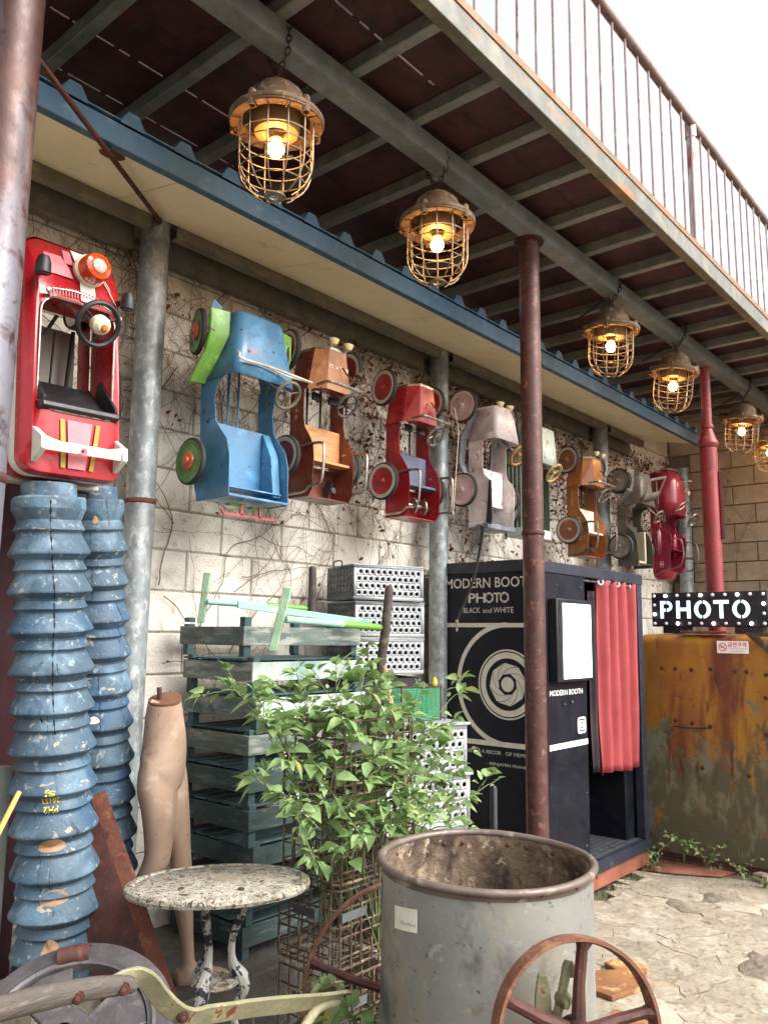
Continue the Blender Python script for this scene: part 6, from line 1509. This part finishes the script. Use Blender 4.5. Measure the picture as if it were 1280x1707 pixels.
# ------------------------------------------------------------------ long handled implement
old_wood = mat('grey_old_wood', (88, 80, 72), (68, 62, 56), 3, .75, 0, .3, 50, stretch=(1, 4, 4), layers=[((130, 118, 104), 6, .56, .7, (.5, 4, 4)), ((84, 74, 68), 8, .62, .74, (.5, 4, 4))])
t = thing('hand_implement', 'long pale green iron handle bar with a bolted grey wooden grip', 'implement', (1.2, 1.35, 0))
iv2 = Matrix.Translation((-1.2, -1.35, 0))
def put2(o): o.matrix_parent_inverse = iv2; return o
def flat_bar(pts, hh, th, mm, nm, n=6, prof=None, side=Vector((.65, -.76, 0))):
    P = spline(pts, n); L = []
    for i, p in enumerate(P):
        tt = (P[min(i+1, len(P)-1)]-P[max(i-1, 0)]).normalized(); v = Vector((.76, .65, .0)); v = (v-tt*v.dot(tt)).normalized(); uu = tt.cross(v).normalized()
        h_ = hh[i*(len(hh)-1)//max(1, len(P)-1)] if isinstance(hh, list) else hh
        L.append([p+uu*(h_/2*math.cos(a))+v*(th/2*math.sin(a)) for a in [2*PI*k/16 for k in range(16)]] if prof else [p+uu*h_/2+v*th/2, p+uu*h_/2-v*th/2, p-uu*h_/2-v*th/2, p-uu*h_/2+v*th/2])
    m = MB(); m.loft(L, cap0=True, cap1=True); return put2(m.build(nm, mm, t, bev=0 if prof else .002, sharp=40 if not prof else 60))
gp = flat_bar([(.40, 1.21, 1.075), (.60, 1.24, 1.060), (.735, 1.252, 1.043), (.815, 1.256, 1.027), (.846, 1.258, 1.018)], [.034, .037, .038, .039, .037, .036, .034, .031, .026, .016], .026, old_wood, 'wooden_grip', prof=True)
flat_bar([(.812, 1.268, 1.024), (.850, 1.272, 1.026), (.885, 1.276, 1.010), (.915, 1.280, .975), (.95, 1.284, .940), (.99, 1.29, .914), (1.06, 1.306, .893), (1.2, 1.343, .850), (1.45, 1.41, .768), (1.66, 1.53, .690), (1.80, 1.70, .61), (2.0, 1.95, .42), (2.05, 2.0, 0)], [.030, .034, .036, .036, .037, .04, .042, .042, .04, .036, .034, .034], .009, green_iron, 'green_bar')
flat_bar([(1.30, 1.345, .70), (1.36, 1.38, .735), (1.44, 1.41, .752), (1.60, 1.50, .695), (1.78, 1.70, .60)], .022, .02, green_iron, 'lower_brace', prof=True)
bolt = MB(); bolt.lathe([(0, .010), (.0042, .009), (.005, .004), (.0085, .004), (.0085, .0), (.011, 0), (.011, -.004)], 8); bolt = bolt.mesh('bolt', rust_dark, 25)
for p in ((.735, 1.24, 1.037), (.818, 1.243, 1.024), (.963, 1.275, .926)):
    o = link('bolt', bolt, t, p); o.rotation_euler = Vector((-.6, -.8, 0)).to_track_quat('Z', 'Y').to_euler(); put2(o)

# ------------------------------------------------------------------ grey cast wheel, lower left
t = thing('cast_wheel', 'grey cast iron machine wheel with wide spokes at the lower left corner', 'wheel', (.925, 1.60, .80))
nv = Vector((-.42, -.36, .83)); t.rotation_euler = nv.to_track_quat('Z', 'Y').to_euler()
m = MB(); n = 72
prof = [(.212, -.012), (.214, .0), (.210, .008), (.196, .010), (.176, .010), (.170, .014), (.164, .010), (.160, .010), (.158, -.008), (.162, -.014)]
L = [[(r*math.cos(2*PI*j/n), r*math.sin(2*PI*j/n), z) for j in range(n)] for r, z in prof]; m.loft(L+[L[0]]); m.build('rim', iron_grey, t, sharp=25)
for k in range(4):
    a = R(35)+k*PI/2; vs = []; m = MB()
    pl2 = [(.05*math.cos(a-.5), .05*math.sin(a-.5)), (.161*math.cos(a-.38), .161*math.sin(a-.38)), (.162*math.cos(a), .162*math.sin(a)), (.161*math.cos(a+.38), .161*math.sin(a+.38)), (.05*math.cos(a+.5), .05*math.sin(a+.5))]
    m.prism(pl2, .014, T(0, 0, -.010)); m.build('spoke', iron_grey, t, bev=.004)
m = MB(); m.lathe([(.02, .03), (.05, .028), (.056, .02), (.058, -.02), (.02, -.02)], 28); m.build('hub', iron_grey, t)
cl = MB(); cl.lathe([(.016, -.02), (.02, -.02), (.02, .02), (.016, .02), (.016, -.02)], 12, RX(PI/2), a0=-.2, a1=PI+.2); cl = cl.mesh('clip', rust_dark)
for a in (1.72, 1.86): link('clip', cl, t, (.185*math.cos(a), .185*math.sin(a), .008), (0, 0, a))
m = MB(); m.tube([(0, 0, 0), (0, 0, -.12)], .02, 12); m.build('axle', rust_dark, t)
m = MB()
for dx, dy in ((-.25, .1), (.2, .2), (.0, -.2)): 
    m.tube([Vector((.96, 1.63, .66)), Vector((.96+dx, 1.63+dy, 0))], .014, 8)
tag(m.build('tripod_stand', rust_dark), 'rusty three legged stand under the grey cast iron wheel', 'stand')

# ------------------------------------------------------------------ leafy plant
leaf_m = mat('fresh_leaf', (144, 168, 112), (116, 146, 88), 14, .5, 0, .03, 60, layers=[((166, 182, 124), 3, .56, .68), ((82, 114, 60), 2.4, .56, .7), ((170, 168, 84), 2, .66, .72)], trans=.35)
stem_m = mat('green_stem', (104, 122, 72), (92, 96, 60), 9, .6, 0, .03)
flower_m = mat('tiny_white_flower', (232, 234, 214), None, 5, .6, 0, 0)
def leaf_into(mb, p, dr, s, rn, droop=.25):
    d = Vector(dr).normalized(); up = Vector((0, 0, 1)); sd_ = d.cross(up)
    if sd_.length < 1e-3: sd_ = Vector((1, 0, 0))
    sd_.normalize(); nn = sd_.cross(d).normalized()
    roll_ = rn.uniform(-.7, .7); sd2 = sd_*math.cos(roll_)+nn*math.sin(roll_); nn = sd2.cross(d)
    wv = rn.uniform(.30, .40)*s; cup = rn.uniform(.06, .2)*s
    def P(t_, x): return p+d*(s*t_)+sd2*x-Vector((0, 0, 1))*(droop*s*t_*t_)+nn*(cup*(abs(x)/max(wv, 1e-6)))
    v = [P(-.12, 0), P(.0, 0)]
    for t_, w_ in ((.12, .62), (.32, 1.0), (.55, .86), (.78, .48)): v += [P(t_, -w_*wv), P(t_, 0), P(t_, w_*wv)]
    v.append(P(1.05, 0))
    f = [(1, 3, 2), (1, 4, 3)]
    for i in range(3): b = 2+3*i; f += [(b, b+1, b+4, b+3), (b+1, b+2, b+5, b+4)]
    f += [(11, 12, 14), (12, 13, 14)]
    mb.add(v, f)
def grow(label, name, cat, roots, tips, seed, size, par_loc, dens=1.0, flowers=True, group=None):
    rn = random.Random(seed); t = thing(name, label, cat, par_loc, (0, 0, 0), group); iv = Matrix.Translation(-Vector(par_loc))
    st = MB(); lf = MB(); fl = MB()
    def branch(P, r0, lv):
        n_ = len(P); st.tube(P, [r0*(1-.75*i/n_) for i in range(n_)], 5)
        L_ = sum((b-a).length for a, b in zip(P, P[1:])); acc = 0; side = rn.uniform(0, 6.28)
        for i in range(1, n_):
            acc += (P[i]-P[i-1]).length; fr = i/n_
            if fr < (.36 if lv == 0 else .05): continue
            if rn.random() < .62*dens:
                side += 2.4; tt = (P[i]-P[i-1]).normalized(); o1 = tt.orthogonal().normalized(); o2 = tt.cross(o1)
                dr = o1*math.cos(side)+o2*math.sin(side)+tt*.55; dr.z = dr.z*.55+.08
                leaf_into(lf, P[i]+dr.normalized()*size*.22, dr, size*rn.uniform(.45, 1.3)*(1.12-.45*fr), rn)
            if lv < 1 and rn.random() < .30*dens and fr > .45:
                dr = Vector((rn.uniform(-1, 1), rn.uniform(-1, .7), rn.uniform(-.1, .9))).normalized(); ln = rn.uniform(.10, .22)
                Q = [P[i]+dr*ln*k/7+Vector((0, 0, -.10*ln*(k/7)**2+rn.uniform(-.003, .003))) for k in range(8)]; branch(Q, r0*.5, lv+1)
        tt = (P[-1]-P[-2]).normalized()
        for k in range(4): leaf_into(lf, P[-1], tt+Vector((rn.uniform(-.8, .8), rn.uniform(-.8, .8), rn.uniform(-.3, .4))), size*rn.uniform(.35, .8), rn)
        if flowers and rn.random() < .35:
            for k in range(rn.randint(2, 5)):
                q = P[-1]+Vector((rn.uniform(-.03, .03), rn.uniform(-.03, .03), rn.uniform(0, .03))); fl.lathe([(0, .002), (.002, .0015), (.0022, -.001), (0, -.002)], 5, T(*q))
    for i, tip in enumerate(tips):
        rt = Vector(roots[i % len(roots)]); tp_ = Vector(tip); md_ = rt.lerp(tp_, .55); md_.z += ((.16 if tp_.z > rt.z else .1)+rn.uniform(0, .08))*min(1, (tp_-rt).length/.4); md_ = md_+Vector((rn.uniform(-.05, .05), rn.uniform(-.05, .05), 0))*min(1, (tp_-rt).length/.4)
        N_ = max(8, int((tp_-rt).length/.042)); P = []
        for k in range(N_+1): u = k/N_; P.append(rt*(1-u)**2+md_*2*u*(1-u)+tp_*u*u+Vector((rn.uniform(-.005, .005),)*3))
        branch(P, .0052, 0)
    a = st.build('stems', stem_m, t); b = lf.build('leaves', leaf_m, t, fix=False, sharp=70)
    L_ = [stuff(a), stuff(b)]
    if fl.f: L_.append(stuff(fl.build('flowers', flower_m, t)))
    for o in L_: o.matrix_parent_inverse = iv
    return t
TIPS = [(1.968, 2.411, 1.416), (1.978, 2.267, 1.317), (2.04, 2.206, 1.266), (2.189, 2.214, 1.47), (2.282, 2.179, 1.49), (2.348, 2.114, 1.45), (2.507, 2.097, 1.388), (2.657, 2.095, 1.31), (1.894, 2.175, 1.131), (1.962, 2.112, 1.062), (1.98, 1.979, 0.871), (2.027, 1.917, 0.901), (2.109, 1.887, 0.948), (2.25, 1.876, 0.955), (2.471, 1.917, 1.009), (2.624, 1.906, 0.957), (2.78, 1.902, 0.856), (3.087, 1.978, 0.991), (2.852, 2.01, 1.366), (2.746, 2.025, 1.167), (2.363, 2.003, 1.182), (2.209, 2.074, 1.316), (2.217, 1.96, 1.099), (2.527, 1.99, 1.079), (2.05, 2.001, 1.094), (2.206, 2.023, 1.216), (2.462, 2.027, 1.248), (2.609, 2.026, 1.18), (2.268, 1.919, 1.016), (2.777, 2.017, 1.048), (2.136, 2.219, 1.397), (2.393, 2.09, 1.326), (2.064, 2.303, 1.396), (2.55, 1.95, .93), (2.66, 1.98, 1.0), (2.70, 2.05, 1.24), (2.44, 2.12, 1.40)]
grow('large leafy green plant growing out of the rusty wire crates', 'leafy_plant', 'plant', [(2.36, 2.16, .52), (2.46, 2.10, .45), (2.30, 2.22, .55), (2.55, 2.14, .5)], TIPS, 5, .074, (2.42, 2.15, .42))
grow('small green weed under the pale green bar beside the drum', 'weed', 'weed', [(1.98, 1.76, .30)], [(1.90, 1.72, .50), (2.0, 1.72, .46), (1.95, 1.80, .52), (2.06, 1.74, .42)], 9, .06, (1.98, 1.76, .02), .9, False)
grow('small weed sprouting at the foot of the white table', 'weed', 'weed', [(1.84, 2.10, .0)], [(1.80, 2.02, .40), (1.84, 2.08, .43), (1.78, 2.08, .36)], 19, .035, (1.84, 2.10, 0), .9, False)
m = MB(); m.tube([(2.558, 2.173, 1.477), (2.567, 2.13, 1.27), (2.581, 2.087, 1.062), (2.60, 2.05, .1)], [.012, .0135, .0145, .015], 10); tag(m.build('bamboo_cane', mat('cane_tan', (168, 148, 104), (140, 118, 80), 6, .6, 0, .08, layers=[((104, 110, 66), 4, .58, .72)])), 'tan bamboo cane standing up through the leafy plant', 'cane')
# weeds by the tank and booth
wl = ['weed at the corner of the photo booth plinth', 'tall weed before the middle of the rusty tank', 'bright bushy weed before the rusty tank', 'low weed at the right foot of the rusty tank', 'small weed beside the red brown ground plate', 'tiny weed in a crack by the broken concrete chunk']
for i, (x, y, h, s) in enumerate(((5.96, 2.47, .10, .04), (6.08, 2.33, .17, .045), (6.05, 2.16, .12, .045), (6.04, 1.90, .07, .032), (5.80, 2.45, .05, .025), (5.92, 1.74, .05, .025))):
    rn = random.Random(i+40)
    grow(wl[i], 'weed', 'weed', [(x, y, 0)], [(x+rn.uniform(-.05, .03), y+rn.uniform(-.05, .05), h*rn.uniform(.7, 1.0)) for _ in range(3)], 30+i, s, (x, y, 0), 1.0, False, 'weeds sprouting along the tank and booth')
gr = MB(); rn = random.Random(77)
for i in range(420):
    x, y = rn.choice(((rn.uniform(5.2, 6.1), rn.gauss(2.15, .22)), (rn.uniform(5.75, 6.12), rn.uniform(1.4, 2.5)), (rn.uniform(4.4, 5.9), 2.47+rn.uniform(-.03, .01))))
    h = rn.uniform(.01, .05); a = rn.uniform(0, 6.3); dx, dy = .003*math.cos(a), .003*math.sin(a); l = rn.uniform(-.03, .03)
    gr.add([(x-dx, y-dy, -.02), (x+dx, y+dy, -.02), (x+l, y+l*.7, h)], [(0, 1, 2)])
g_ = stuff(gr.build('grass', leaf_m, fix=False)); tag(g_, 'sparse short grass growing in the cracks before the tank', 'grass')
# loose things on the ground
op = mat('orange_rust_plate', (140, 96, 56), (110, 70, 42), 3, .8, 0, .3, 40, layers=[((184, 148, 96), 4, .56, .66), ((110, 64, 42), 5, .6, .72)])
def chunk(name, label, cat, x, y, pts, th, mm, z=.002):
    m = MB(); m.prism(pts, th); tag(m.build(name, mm, None, (x, y, z), (rnd.uniform(-.02, .02), rnd.uniform(-.02, .02), 0), bev=.004), label, cat)
chunk('rust_plate', 'broken orange rusted plate lying beside the drum', 'metal plate', 3.88, 1.84, [(-.24, -.10), (-.02, -.16), (.20, -.08), (.26, .06), (.10, .10), (.06, .02), (-.06, .12), (-.22, .08)], .022, op)
chunk('rust_plate', 'flat tan rusted plate piece seen through the wheel spokes', 'metal plate', 3.44, 1.60, [(-.12, -.09), (.13, -.07), (.12, .09), (-.10, .08)], .012, op)
chunk('rubble', 'loose concrete chunk at the foot of the rusty tank', 'rubble', 6.03, 1.78, [(-.05, -.04), (.05, -.05), (.06, .03), (-.02, .06)], .05, slab_m)
chunk('rubble', 'orange brick fragment near the right edge of the yard', 'rubble', 5.80, 1.60, [(-.05, -.03), (.06, -.04), (.05, .04), (-.04, .03)], .03, op)
